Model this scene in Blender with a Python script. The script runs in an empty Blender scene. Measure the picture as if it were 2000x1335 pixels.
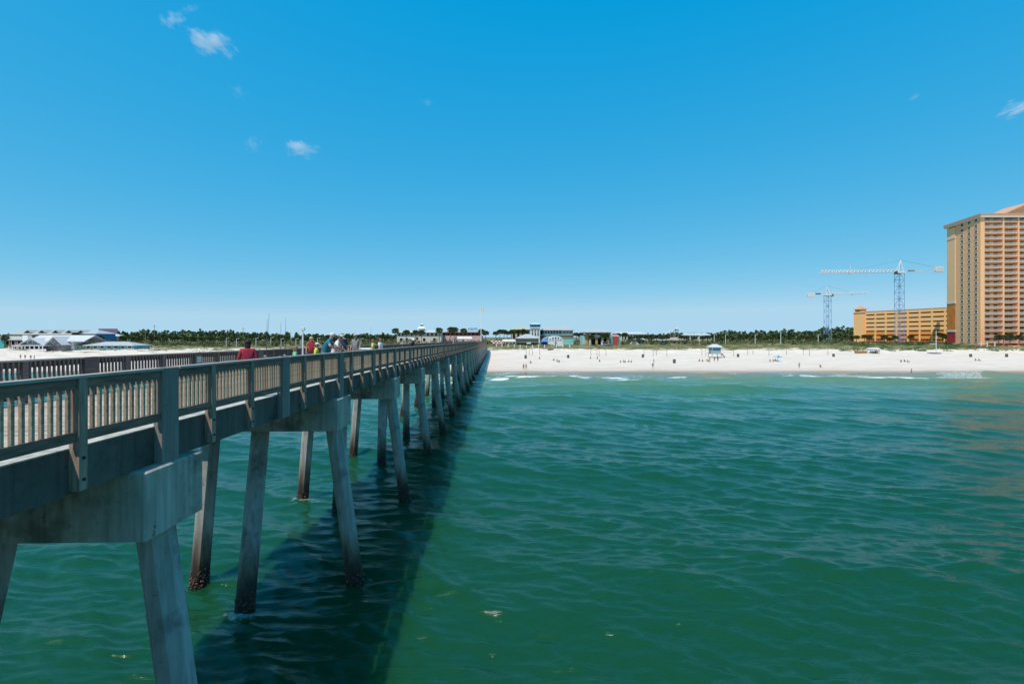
import bpy, bmesh, math, random
import numpy as np
from mathutils import Vector, Matrix, Euler

random.seed(7)
RNG = np.random.default_rng(11)
SC = bpy.context.scene
COL = SC.collection
PI = math.pi

# ------------------------------------------------------------------ camera
EYE = 9.1           # eye above the water, metres
FPX = 930.0         # focal length in pixels of the 2000 px wide photograph
HOR = 658.0         # horizon row
cam_d = bpy.data.cameras.new('camera')
cam_d.sensor_width = 36.0
cam_d.lens = FPX / 2000 * 36.0
cam_d.shift_y = -9.5 / 2000
cam_d.clip_start = 0.1
cam_d.clip_end = 20000
cam = bpy.data.objects.new('camera', cam_d)
cam.location = (0, 0, EYE)
cam.rotation_euler = (PI / 2, 0, 0)
COL.objects.link(cam)
SC.camera = cam

# ------------------------------------------------------------------ sky and sun
TO_SUN = Vector((-0.31, -0.42, 1.0)).normalized()
SUN_EL = math.asin(TO_SUN.z)
world = bpy.data.worlds.new('World')
SC.world = world
world.use_nodes = True
wn = world.node_tree
bg = wn.nodes['Background']
sky = wn.nodes.new('ShaderNodeTexSky')
sky.sky_type = 'NISHITA'
sky.sun_disc = False
sky.sun_elevation = SUN_EL
sky.sun_rotation = math.atan2(TO_SUN.x, TO_SUN.y)
sky.altitude = 0
sky.air_density = 0.5
sky.dust_density = 0.0
sky.ozone_density = 5.0
sep = wn.nodes.new('ShaderNodeSeparateColor')
cmb = wn.nodes.new('ShaderNodeCombineColor')
wn.links.new(sky.outputs[0], sep.inputs[0])
# film-like response of the clear sky, per channel: gain * (x - offset) ^ power
for ch, off, pw_, gain in ((0, 0.040, 1.0, 1.45), (1, 0.0, 0.37, 0.845), (2, 0.0, 0.12, 0.87)):
    last = sep.outputs[ch]
    for op, val in (('MULTIPLY', 0.1), ('SUBTRACT', off), ('MAXIMUM', 0.0012), ('POWER', pw_), ('MULTIPLY', gain * 10), ('MINIMUM', (4.2, 6.75, 8.6)[ch])):
        n_ = wn.nodes.new('ShaderNodeMath'); n_.operation = op
        wn.links.new(last, n_.inputs[0]); n_.inputs[1].default_value = val
        last = n_.outputs[0]
    wn.links.new(last, cmb.inputs[ch])
wn.links.new(cmb.outputs[0], bg.inputs['Color'])
bg.inputs['Strength'].default_value = 0.1

sun_d = bpy.data.lights.new('sun', 'SUN')
sun_d.energy = 4.6
sun_d.angle = math.radians(0.53)
sun_d.color = (1.0, 0.94, 0.84)
sun = bpy.data.objects.new('sun', sun_d)
sun.rotation_euler = (-TO_SUN).to_track_quat('-Z', 'Y').to_euler()
sun.location = (-60, -70, 200)
COL.objects.link(sun)

SC.view_settings.view_transform = 'Standard'
SC.view_settings.look = 'None'
SC.view_settings.exposure = 0.0
SC.view_settings.gamma = 1.0
SC.render.engine = 'CYCLES'
SC.cycles.use_denoising = True
SC.cycles.max_bounces = 6
SC.cycles.diffuse_bounces = 3
SC.cycles.glossy_bounces = 3
SC.cycles.transparent_max_bounces = 8
SC.cycles.volume_bounces = 1
SC.cycles.caustics_reflective = False
SC.cycles.caustics_refractive = False

# ------------------------------------------------------------------ helpers
def PX(px, d):
    return (px - 1000.0) * d / FPX
def PZ(py, d):
    return EYE - (py - HOR) * d / FPX

MATS = {}
def mat(name, col, rough=0.7, col2=None, scale=4.0, detail=4.0, bump=0.0, bscale=None, stretch=(1, 1, 1),
        lo=0.35, hi=0.65, metal=0.0, spec=0.4, dist=0.02, vary=0.0):
    """plain surface with a mottled second colour and fine relief"""
    m = bpy.data.materials.new(name)
    m.use_nodes = True
    nt = m.node_tree
    b = nt.nodes['Principled BSDF']
    b.inputs['Roughness'].default_value = rough
    b.inputs['Metallic'].default_value = metal
    b.inputs['Specular IOR Level'].default_value = spec
    b.inputs['Base Color'].default_value = (*col, 1)
    tc = nt.nodes.new('ShaderNodeTexCoord')
    mp = nt.nodes.new('ShaderNodeMapping')
    mp.inputs['Scale'].default_value = stretch
    nt.links.new(tc.outputs['Object'], mp.inputs[0])
    if col2 is not None:
        n = nt.nodes.new('ShaderNodeTexNoise')
        n.inputs['Scale'].default_value = scale
        n.inputs['Detail'].default_value = detail
        n.inputs['Roughness'].default_value = 0.62
        nt.links.new(mp.outputs[0], n.inputs['Vector'])
        r = nt.nodes.new('ShaderNodeValToRGB')
        r.color_ramp.elements[0].position = lo
        r.color_ramp.elements[1].position = hi
        r.color_ramp.elements[0].color = (*col, 1)
        r.color_ramp.elements[1].color = (*col2, 1)
        nt.links.new(n.outputs['Fac'], r.inputs[0])
        nt.links.new(r.outputs[0], b.inputs['Base Color'])
    if vary:
        oi = nt.nodes.new('ShaderNodeObjectInfo')
        vr = nt.nodes.new('ShaderNodeMapRange'); nt.links.new(oi.outputs['Random'], vr.inputs[0]); vr.inputs[3].default_value = 1 - vary; vr.inputs[4].default_value = 1 + vary
        hv = nt.nodes.new('ShaderNodeHueSaturation'); nt.links.new(vr.outputs[0], hv.inputs['Value'])
        src = b.inputs['Base Color'].links[0].from_socket if b.inputs['Base Color'].links else None
        if src: nt.links.new(src, hv.inputs['Color'])
        else: hv.inputs['Color'].default_value = (*col, 1)
        nt.links.new(hv.outputs[0], b.inputs['Base Color'])
    if bump:
        n2 = nt.nodes.new('ShaderNodeTexNoise')
        n2.inputs['Scale'].default_value = bscale or scale * 4
        n2.inputs['Detail'].default_value = 5
        nt.links.new(mp.outputs[0], n2.inputs['Vector'])
        bp = nt.nodes.new('ShaderNodeBump')
        bp.inputs['Strength'].default_value = bump
        bp.inputs['Distance'].default_value = dist
        nt.links.new(n2.outputs['Fac'], bp.inputs['Height'])
        nt.links.new(bp.outputs[0], b.inputs['Normal'])
    MATS[name] = m
    return m

def link(o, parent=None):
    COL.objects.link(o)
    if parent is not None:
        o.parent = parent
    return o

def tag(o, label=None, cat=None, group=None, kind=None):
    if label: o['label'] = label
    if cat: o['category'] = cat
    if group: o['group'] = group
    if kind: o['kind'] = kind
    return o

def empty(name, loc, label=None, cat=None, group=None, rz=0.0):
    o = bpy.data.objects.new(name, None)
    o.empty_display_size = 0.3
    o.location = loc
    o.rotation_euler = (0, 0, rz)
    link(o)
    return tag(o, label, cat, group)

class MB:
    """collects shapes into one mesh"""
    def __init__(s):
        s.v = []; s.f = []; s.m = []; s.cm = 0
    def add(s, vs, fs):
        k = len(s.v)
        s.v.extend([tuple(p) for p in vs])
        for f in fs:
            s.f.append(tuple(i + k for i in f)); s.m.append(s.cm)
        return s
    def box(s, x0, x1, y0, y1, z0, z1):
        return s.add([(x0, y0, z0), (x1, y0, z0), (x1, y1, z0), (x0, y1, z0),
                      (x0, y0, z1), (x1, y0, z1), (x1, y1, z1), (x0, y1, z1)],
                     [(0, 3, 2, 1), (4, 5, 6, 7), (0, 1, 5, 4), (1, 2, 6, 5), (2, 3, 7, 6), (3, 0, 4, 7)])
    def cbox(s, x, y, z, sx, sy, sz):
        return s.box(x - sx / 2, x + sx / 2, y - sy / 2, y + sy / 2, z - sz / 2, z + sz / 2)
    def bev(s, x0, x1, y0, y1, z0, z1, c):
        """box with chamfered vertical and top edges"""
        P = []
        for z, i in ((z0, 0), (z1 - c, 0), (z1, c)):
            a0, a1, b0, b1 = x0 + i, x1 - i, y0 + i, y1 - i
            P += [(a0 + c, b0, z), (a1 - c, b0, z), (a1, b0 + c, z), (a1, b1 - c, z), (a1 - c, b1, z), (a0 + c, b1, z), (a0, b1 - c, z), (a0, b0 + c, z)]
        F = [tuple(range(7, -1, -1)), tuple(range(16, 24))]
        for L in (0, 8):
            for i in range(8):
                j = (i + 1) % 8
                F.append((L + i, L + j, L + 8 + j, L + 8 + i))
        return s.add(P, F)
    def hexa(s, a, b):
        """solid between two quads"""
        return s.add(list(a) + list(b), [(3, 2, 1, 0), (4, 5, 6, 7), (0, 1, 5, 4), (1, 2, 6, 5), (2, 3, 7, 6), (3, 0, 4, 7)])
    def bar(s, p, q, w, h=None):
        h = h or w
        p = Vector(p); q = Vector(q); d = (q - p).normalized()
        up = Vector((0, 0, 1)) if abs(d.z) < 0.95 else Vector((0, 1, 0))
        a = d.cross(up).normalized(); b = a.cross(d).normalized()
        c = [a * sx * w / 2 + b * sy * h / 2 for sx, sy in ((-1, -1), (1, -1), (1, 1), (-1, 1))]
        return s.hexa([p + k for k in c], [q + k for k in c])
    def cyl(s, p, q, r0, r1=None, n=10, a0=0.0, cap=True):
        r1 = r0 if r1 is None else r1
        p = Vector(p); q = Vector(q); d = (q - p)
        d = d.normalized() if d.length else Vector((0, 0, 1))
        up = Vector((0, 1, 0)) if abs(d.z) > 0.7 else Vector((0, 0, 1))
        a = d.cross(up).normalized(); b = d.cross(a).normalized()
        A = []
        for c, r in ((p, r0), (q, r1)):
            for i in range(n):
                t = a0 + 2 * PI * i / n
                A.append(c + a * math.cos(t) * r + b * math.sin(t) * r)
        F = [(i, (i + 1) % n, n + (i + 1) % n, n + i) for i in range(n)]
        if cap:
            F += [tuple(range(n - 1, -1, -1)), tuple(range(n, 2 * n))]
        return s.add(A, F)
    def ball(s, c, r, n=8, m=5):
        c = Vector(c); rx, ry, rz = (r, r, r) if not hasattr(r, '__len__') else r
        P = [c + Vector((0, 0, -rz))]
        for j in range(1, m):
            t = -PI / 2 + PI * j / m
            for i in range(n):
                u = 2 * PI * i / n
                P.append(c + Vector((rx * math.cos(t) * math.cos(u), ry * math.cos(t) * math.sin(u), rz * math.sin(t))))
        P.append(c + Vector((0, 0, rz)))
        F = []
        for i in range(n):
            F.append((0, 1 + (i + 1) % n, 1 + i))
            for j in range(m - 2):
                a = 1 + j * n
                F.append((a + i, a + (i + 1) % n, a + n + (i + 1) % n, a + n + i))
            a = 1 + (m - 2) * n
            F.append((a + i, a + (i + 1) % n, len(P) - 1))
        return s.add(P, F)
    def hip(s, x0, x1, y0, y1, ze, zr, ix, iy=None, th=0.25):
        """hipped roof: eaves ze, ridge zr, ridge inset ix from the ends"""
        ym = (y0 + y1) / 2
        iy = (y1 - y0) / 2 if iy is None else iy
        P = [(x0, y0, ze - th), (x1, y0, ze - th), (x1, y1, ze - th), (x0, y1, ze - th),
             (x0, y0, ze), (x1, y0, ze), (x1, y1, ze), (x0, y1, ze),
             (x0 + ix, y0 + iy, zr), (x1 - ix, y0 + iy, zr), (x1 - ix, y1 - iy, zr), (x0 + ix, y1 - iy, zr)]
        F = [(3, 2, 1, 0), (0, 1, 5, 4), (1, 2, 6, 5), (2, 3, 7, 6), (3, 0, 4, 7),
             (4, 5, 9, 8), (5, 6, 10, 9), (6, 7, 11, 10), (7, 4, 8, 11), (8, 9, 10, 11)]
        return s.add(P, F)
    def gable(s, x0, x1, y0, y1, ze, zr, th=0.3, axis='y'):
        """two roof slabs; ridge runs along axis"""
        if axis == 'y':
            xm = (x0 + x1) / 2
            for xa in (x0, x1):
                s.hexa([(xa, y0, ze), (xm, y0, zr), (xm, y0, zr - th), (xa, y0, ze - th)],
                       [(xa, y1, ze), (xm, y1, zr), (xm, y1, zr - th), (xa, y1, ze - th)])
        else:
            ym = (y0 + y1) / 2
            for ya in (y0, y1):
                s.hexa([(x0, ya, ze), (x0, ym, zr), (x0, ym, zr - th), (x0, ya, ze - th)],
                       [(x1, ya, ze), (x1, ym, zr), (x1, ym, zr - th), (x1, ya, ze - th)])
        return s
    def mesh(s, name, mats, smooth=False):
        me = bpy.data.meshes.new(name)
        me.from_pydata(s.v, [], s.f)
        if not isinstance(mats, (list, tuple)): mats = [mats]
        for m in mats: me.materials.append(MATS[m] if isinstance(m, str) else m)
        if len(mats) > 1:
            me.polygons.foreach_set('material_index', s.m)
        bm = bmesh.new(); bm.from_mesh(me)
        bmesh.ops.recalc_face_normals(bm, faces=bm.faces)
        bm.to_mesh(me); bm.free()
        if smooth:
            me.polygons.foreach_set('use_smooth', [True] * len(me.polygons))
        return me
    def build(s, name, mats, parent=None, loc=None, smooth=False):
        o = bpy.data.objects.new(name, s.mesh(name, mats, smooth))
        if loc is not None: o.location = loc
        elif parent is not None and parent.type == 'EMPTY':
            o.location = -Vector(parent.location)     # vertices given in world coordinates
        return link(o, parent)

def shared(name, me, parent, loc, rot=None):
    o = bpy.data.objects.new(name, me)
    o.location = loc
    if rot: o.rotation_euler = rot
    return link(o, parent)

def copy_tree(o, parent=None):
    c = o.copy(); COL.objects.link(c); c.parent = parent
    for ch in list(o.children):
        copy_tree(ch, c)
    return c

def tris_mesh(name, V, F, m):
    me = bpy.data.meshes.new(name)
    me.from_pydata(V.tolist() if hasattr(V, 'tolist') else V, [], F.tolist() if hasattr(F, 'tolist') else F)
    for k in (m if isinstance(m, (list, tuple)) else [m]):
        me.materials.append(MATS[k])
    return me

# smooth value noise for terrain
def vnoise(x, y, seed=0):
    r = np.random.default_rng(seed)
    T = r.random((64, 64))
    xi = np.floor(x).astype(int); yi = np.floor(y).astype(int)
    fx = x - xi; fy = y - yi
    fx = fx * fx * (3 - 2 * fx); fy = fy * fy * (3 - 2 * fy)
    a = T[xi % 64, yi % 64]; b = T[(xi + 1) % 64, yi % 64]
    c = T[xi % 64, (yi + 1) % 64]; d = T[(xi + 1) % 64, (yi + 1) % 64]
    return (a * (1 - fx) + b * fx) * (1 - fy) + (c * (1 - fx) + d * fx) * fy - 0.5

GY = [-500, 60, 100, 122, 150, 185, 214, 227, 243, 255, 300, 420, 9000]
GZ = [-6, -4, -1.1, 0, 0.35, 0.65, 1.15, 1.7, 3.7, 4.5, 5.0, 5.0, 5.0]
def ground_z(x, y):
    x = np.asarray(x, float); y = np.asarray(y, float)
    ys = y + 7 * vnoise(x / 55, y * 0 + 3.3, 1) * np.clip((y - 150) / 60, 0, 1)
    left = np.clip((-x - 60) / 60, 0, 1)
    z = np.interp(ys, GY, GZ)
    zl = np.interp(ys, GY, [-6, -4, -1.3, 0, 0.5, 1.6, 2.4, 2.6, 3.0, 3.3, 4.2, 5.0, 5.0])
    z = z * (1 - left) + zl * left
    d = np.clip((ys - 215) / 20, 0, 1) * np.clip((330 - ys) / 50, 0, 1)
    d = np.maximum(d, left * np.clip((ys - 165) / 20, 0, 1) * np.clip((330 - ys) / 50, 0, 1))
    z = z + d * (1.5 * vnoise(x / 9, y / 7, 2) + 0.8 * vnoise(x / 3.5, y / 3, 3))
    b = np.clip((y - 128) / 20, 0, 1)
    return z + b * (0.10 * vnoise(x / 4, y / 3, 4) + 0.05 * vnoise(x / 1.3, y / 1.3, 5))
def gz(x, y): return float(ground_z(x, y))
def spot(px, py):
    """point of the ground that shows at a place of the photograph"""
    best = None
    for d in np.arange(118, 330, 0.5):
        x = PX(px, d); z = gz(x, d)
        e = HOR + (EYE - max(z, 0)) * FPX / d - py
        if e <= 0:
            return Vector((x, d, z))
    return Vector((PX(px, 300), 300, gz(PX(px, 300), 300)))

# ------------------------------------------------------------------ materials
mat('wood_gray_lit', (0.24, 0.175, 0.118), 0.85, (0.42, 0.325, 0.23), 3.0, 6, vary=0.22, bump=0.5, bscale=14, stretch=(6, 0.7, 6), dist=0.01)  # paler copy of the railing timber, toned for sunlit balusters
mat('wood_rail_shade', (0.15, 0.080, 0.055), 0.85, (0.27, 0.16, 0.115), 3.0, 6, vary=0.15, bump=0.5, bscale=14, stretch=(6, 0.7, 6), dist=0.01)  # darker, redder copy of the railing timber, shade put into its colour
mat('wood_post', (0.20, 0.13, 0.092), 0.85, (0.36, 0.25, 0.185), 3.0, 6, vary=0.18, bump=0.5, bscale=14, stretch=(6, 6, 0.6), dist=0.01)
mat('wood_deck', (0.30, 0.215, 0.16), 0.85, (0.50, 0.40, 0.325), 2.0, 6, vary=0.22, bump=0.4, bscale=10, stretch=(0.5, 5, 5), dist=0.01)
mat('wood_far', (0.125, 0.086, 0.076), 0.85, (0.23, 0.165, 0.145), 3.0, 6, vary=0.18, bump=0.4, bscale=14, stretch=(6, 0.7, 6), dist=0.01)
mat('rail_cap', (0.31, 0.26, 0.22), 0.8, (0.46, 0.40, 0.35), 3.0, 6, bump=0.3, bscale=12, stretch=(5, 0.6, 5), dist=0.01)
mat('bolt', (0.05, 0.045, 0.04), 0.5, metal=0.8)
mat('barnacle', (0.05, 0.025, 0.018), 0.9, (0.20, 0.10, 0.07), 12, 4, bump=0.8, bscale=25, dist=0.03)
mat('plate', (0.55, 0.56, 0.54), 0.5, (0.42, 0.43, 0.42), 6)
mat('white_paint', (0.78, 0.78, 0.76), 0.55, (0.70, 0.70, 0.68), 3)
mat('white_metal', (0.82, 0.82, 0.82), 0.4, (0.66, 0.66, 0.66), 3)
mat('steel_gray', (0.30, 0.31, 0.32), 0.5, (0.24, 0.25, 0.26), 3)
mat('crane_blue', (0.18, 0.32, 0.56), 0.5, (0.22, 0.38, 0.62), 2)
mat('crane_dark', (0.05, 0.06, 0.08), 0.5)
mat('dark_glass', (0.02, 0.02, 0.02), 0.4, spec=0.08, vary=0.9)
mat('pale_glass', (0.10, 0.16, 0.20), 0.12, spec=0.6)
mat('shade_dark', (0.035, 0.033, 0.032), 0.9)  # near black: painted shade under open roofs, also dark glazing and trampoline
mat('hotel_tan', (0.93, 0.50, 0.25), 0.8, (0.91, 0.475, 0.235), 0.4)
mat('hotel_buff', (0.92, 0.57, 0.31), 0.8, (0.90, 0.54, 0.285), 0.4)
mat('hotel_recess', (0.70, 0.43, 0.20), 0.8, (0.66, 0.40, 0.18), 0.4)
mat('hotel_orange', (0.72, 0.24, 0.035), 0.8, (0.50, 0.165, 0.03), 0.4)
mat('hotel_red', (0.48, 0.04, 0.05), 0.8, (0.32, 0.03, 0.035), 0.4)
mat('hotel_trim', (0.74, 0.66, 0.56), 0.7, (0.68, 0.60, 0.50), 0.5)
mat('tile_red', (0.52, 0.27, 0.16), 0.8, (0.60, 0.34, 0.21), 2, bump=0.4, bscale=4, dist=0.05)
mat('garage_peach', (0.94, 0.53, 0.23), 0.8, (0.92, 0.50, 0.21), 0.3)
mat('garage_orange', (0.86, 0.30, 0.05), 0.8, (0.80, 0.27, 0.045), 0.3)
mat('garage_coral', (0.62, 0.19, 0.09), 0.8, (0.56, 0.16, 0.08), 0.3)
mat('concrete_floor', (0.25, 0.24, 0.22), 0.9)
mat('metal_roof', (0.44, 0.45, 0.45), 0.5, (0.36, 0.37, 0.38), 0.8)
mat('white_roof', (0.58, 0.57, 0.57), 0.5, (0.50, 0.49, 0.50), 0.8)
mat('tan_roof', (0.30, 0.25, 0.20), 0.8, (0.40, 0.33, 0.26), 0.8)
mat('gray_roof', (0.34, 0.33, 0.31), 0.8, (0.42, 0.40, 0.37), 0.8)
mat('olive_roof', (0.34, 0.36, 0.28), 0.8, (0.40, 0.42, 0.34), 0.8)
mat('beige_wall', (0.56, 0.50, 0.40), 0.8, (0.50, 0.44, 0.35), 0.8)
mat('cream_wall', (0.66, 0.60, 0.50), 0.8, (0.60, 0.54, 0.44), 0.8)
mat('pink_wall', (0.66, 0.42, 0.40), 0.8, (0.60, 0.36, 0.35), 0.8)
mat('gray_siding', (0.20, 0.19, 0.21), 0.8, (0.25, 0.24, 0.25), 0.8)
mat('blue_wall', (0.06, 0.20, 0.42), 0.8, (0.08, 0.25, 0.48), 0.8)
mat('teal_wall', (0.06, 0.36, 0.36), 0.8, (0.09, 0.42, 0.40), 0.8)
mat('green_wall', (0.07, 0.30, 0.24), 0.8, (0.10, 0.36, 0.29), 0.8)
mat('aqua_wall', (0.30, 0.52, 0.55), 0.8, (0.36, 0.58, 0.60), 0.8)
mat('rust_wall', (0.34, 0.10, 0.06), 0.8, (0.26, 0.12, 0.09), 0.8)
mat('ochre_wall', (0.55, 0.33, 0.10), 0.8, (0.50, 0.29, 0.09), 0.8)
mat('red_paint', (0.50, 0.06, 0.045), 0.6, (0.44, 0.05, 0.04), 1)
mat('yellow_cloth', (0.74, 0.62, 0.34), 0.8, (0.70, 0.57, 0.30), 3)
mat('green_canvas', (0.04, 0.36, 0.28), 0.8)
mat('blue_canvas', (0.05, 0.16, 0.42), 0.8, (0.10, 0.24, 0.52), 1)
mat('sign_blue', (0.03, 0.09, 0.34), 0.5)
mat('sign_mauve', (0.26, 0.13, 0.20), 0.6, (0.16, 0.16, 0.24), 0.35)
mat('sand_wood', (0.40, 0.21, 0.08), 0.8, (0.32, 0.16, 0.06), 2)
mat('weathered_pole', (0.22, 0.19, 0.16), 0.85, (0.30, 0.26, 0.22), 3)
mat('barrel_dark', (0.07, 0.07, 0.075), 0.6, (0.10, 0.10, 0.10), 3)
mat('bark_palm', (0.17, 0.13, 0.09), 0.9, (0.25, 0.20, 0.14), 5, bump=0.6, bscale=12, dist=0.05)
mat('palm_leaf', (0.075, 0.105, 0.030), 0.5, (0.17, 0.175, 0.065), 0.6)
mat('palm_dry', (0.22, 0.15, 0.07), 0.8, (0.16, 0.11, 0.05), 0.6)
mat('balcony_white', (0.60, 0.58, 0.56), 0.5)
mat('pine_leaf', (0.045, 0.078, 0.030), 0.7, (0.11, 0.145, 0.05), 0.10, lo=0.4, hi=0.6)
mat('pine_bark', (0.12, 0.09, 0.07), 0.9)
mat('scrub_leaf', (0.055, 0.080, 0.024), 0.75, (0.15, 0.145, 0.055), 0.14, lo=0.4, hi=0.6)
mat('grass_olive', (0.10, 0.115, 0.035), 0.8, (0.23, 0.19, 0.085), 0.25, lo=0.4, hi=0.6)
mat('grass_green', (0.05, 0.11, 0.02), 0.8, (0.11, 0.14, 0.04), 0.25, lo=0.4, hi=0.6)
mat('line_dark', (0.03, 0.03, 0.03), 0.5)

def concrete(name, tidal, c_lo, c_hi):
    m = bpy.data.materials.new(name); m.use_nodes = True
    nt = m.node_tree; L = nt.links.new
    b = nt.nodes['Principled BSDF']; b.inputs['Roughness'].default_value = 0.85
    tc = nt.nodes.new('ShaderNodeTexCoord')
    def noise(sc, det, st):
        mp = nt.nodes.new('ShaderNodeMapping'); mp.inputs['Scale'].default_value = st
        L(tc.outputs['Object'], mp.inputs[0])
        n = nt.nodes.new('ShaderNodeTexNoise'); n.inputs['Scale'].default_value = sc; n.inputs['Detail'].default_value = det
        n.inputs['Roughness'].default_value = 0.65
        L(mp.outputs[0], n.inputs['Vector']); return n
    def ramp(src, p0, p1, c0, c1):
        r = nt.nodes.new('ShaderNodeValToRGB'); e = r.color_ramp.elements
        e[0].position = p0; e[1].position = p1; e[0].color = (*c0, 1); e[1].color = (*c1, 1)
        L(src, r.inputs[0]); return r
    base = ramp(noise(1.3, 6, (1, 1, 0.5)).outputs['Fac'], 0.3, 0.7, c_lo, c_hi)
    streak = ramp(noise(3.0, 4, (2.2, 2.2, 0.12)).outputs['Fac'], 0.42, 0.66, (1, 1, 1), (0.62, 0.60, 0.57))
    blot = ramp(noise(0.9, 7, (1, 1, 1)).outputs['Fac'], 0.53, 0.68, (1, 1, 1), (0.30, 0.29, 0.27))
    speck = ramp(noise(5.0, 6, (1, 1, 1)).outputs['Fac'], 0.63, 0.70, (1, 1, 1), (0.34, 0.27, 0.21))
    cur = base.outputs[0]
    for k in (streak, blot, speck):
        mx = nt.nodes.new('ShaderNodeMix'); mx.data_type = 'RGBA'; mx.blend_type = 'MULTIPLY'
        mx.inputs['Factor'].default_value = 0.8
        L(cur, mx.inputs['A']); L(k.outputs[0], mx.inputs['B']); cur = mx.outputs['Result']
    if tidal:
        ge = nt.nodes.new('ShaderNodeNewGeometry')
        sp = nt.nodes.new('ShaderNodeSeparateXYZ'); L(ge.outputs['Position'], sp.inputs[0])
        wob = noise(2.0, 5, (2.5, 2.5, 0.35))
        ad = nt.nodes.new('ShaderNodeMath'); ad.operation = 'MULTIPLY_ADD'
        L(wob.outputs['Fac'], ad.inputs[0]); ad.inputs[1].default_value = 1.5; L(sp.outputs['Z'], ad.inputs[2])
        r = nt.nodes.new('ShaderNodeValToRGB'); e = r.color_ramp.elements
        dv = nt.nodes.new('ShaderNodeMath'); dv.operation = 'DIVIDE'; L(ad.outputs[0], dv.inputs[0]); dv.inputs[1].default_value = 4.0
        e[0].position = 0.24; e[0].color = (0.04, 0.028, 0.022, 1)
        e[1].position = 0.40; e[1].color = (0.16, 0.115, 0.085, 1)
        x = e.new(0.56); x.color = (0.55, 0.46, 0.38, 1)
        x = e.new(0.78); x.color = (1, 1, 1, 1)
        L(dv.outputs[0], r.inputs[0])
        mx = nt.nodes.new('ShaderNodeMix'); mx.data_type = 'RGBA'; mx.blend_type = 'MULTIPLY'; mx.inputs['Factor'].default_value = 1
        L(cur, mx.inputs['A']); L(r.outputs[0], mx.inputs['B']); cur = mx.outputs['Result']
    L(cur, b.inputs['Base Color'])
    bp = nt.nodes.new('ShaderNodeBump'); bp.inputs['Strength'].default_value = 0.35; bp.inputs['Distance'].default_value = 0.02
    L(noise(9, 6, (1, 1, 1)).outputs['Fac'], bp.inputs['Height']); L(bp.outputs[0], b.inputs['Normal'])
    MATS[name] = m
concrete('concrete', False, (0.36, 0.30, 0.25), (0.56, 0.48, 0.41))
concrete('beam_concrete_shade', False, (0.085, 0.068, 0.056), (0.15, 0.124, 0.104))  # darker copy of the concrete, shade on beams and girders painted in
concrete('pilaster_concrete_shade', False, (0.19, 0.155, 0.132), (0.31, 0.26, 0.225))  # concrete darkened to carry the shadow on the pilasters
concrete('ledge_concrete_lit', False, (0.42, 0.40, 0.37), (0.55, 0.53, 0.49))  # paler copy of the concrete for the sunlit top of the beam
concrete('pile_concrete', True, (0.30, 0.27, 0.245), (0.48, 0.445, 0.41))

# ------------------------------------------------------------------ pier layout (u across, v along, pier frame)
THETA = math.atan(25 / FPX)
SPAN = 9.15
V0 = 8.58
K0, K1 = -2, 24
U_R, U_L = -5.80, -11.15          # outer faces of the two rails
def zoff(v): return -0.006 * max(0.0, v - 14.0)
def pier_xy(u, v):
    c, s = math.cos(THETA), math.sin(THETA)
    return (u * c - v * s, u * s + v * c)
PILES = {'A': ((-6.08, 0), (-5.30, 0)), 'B': ((-8.75, 0), (-8.42, -1.75)), 'C': ((-10.52, 0), (-10.98, 0))}
Z_CAPB, Z_CAPT, Z_DECK, Z_RAIL = 5.80, 6.92, 7.545, 8.57

# ------------------------------------------------------------------ sea
def graded(lo, hi, s0, k, mid=0.0):
    out = [mid]
    x = mid
    while x < hi:
        x += max(s0, k * abs(x)); out.append(x)
    x = mid; neg = []
    while x > lo:
        x -= max(s0, k * abs(x)); neg.append(x)
    return np.array(neg[::-1] + out)

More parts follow.
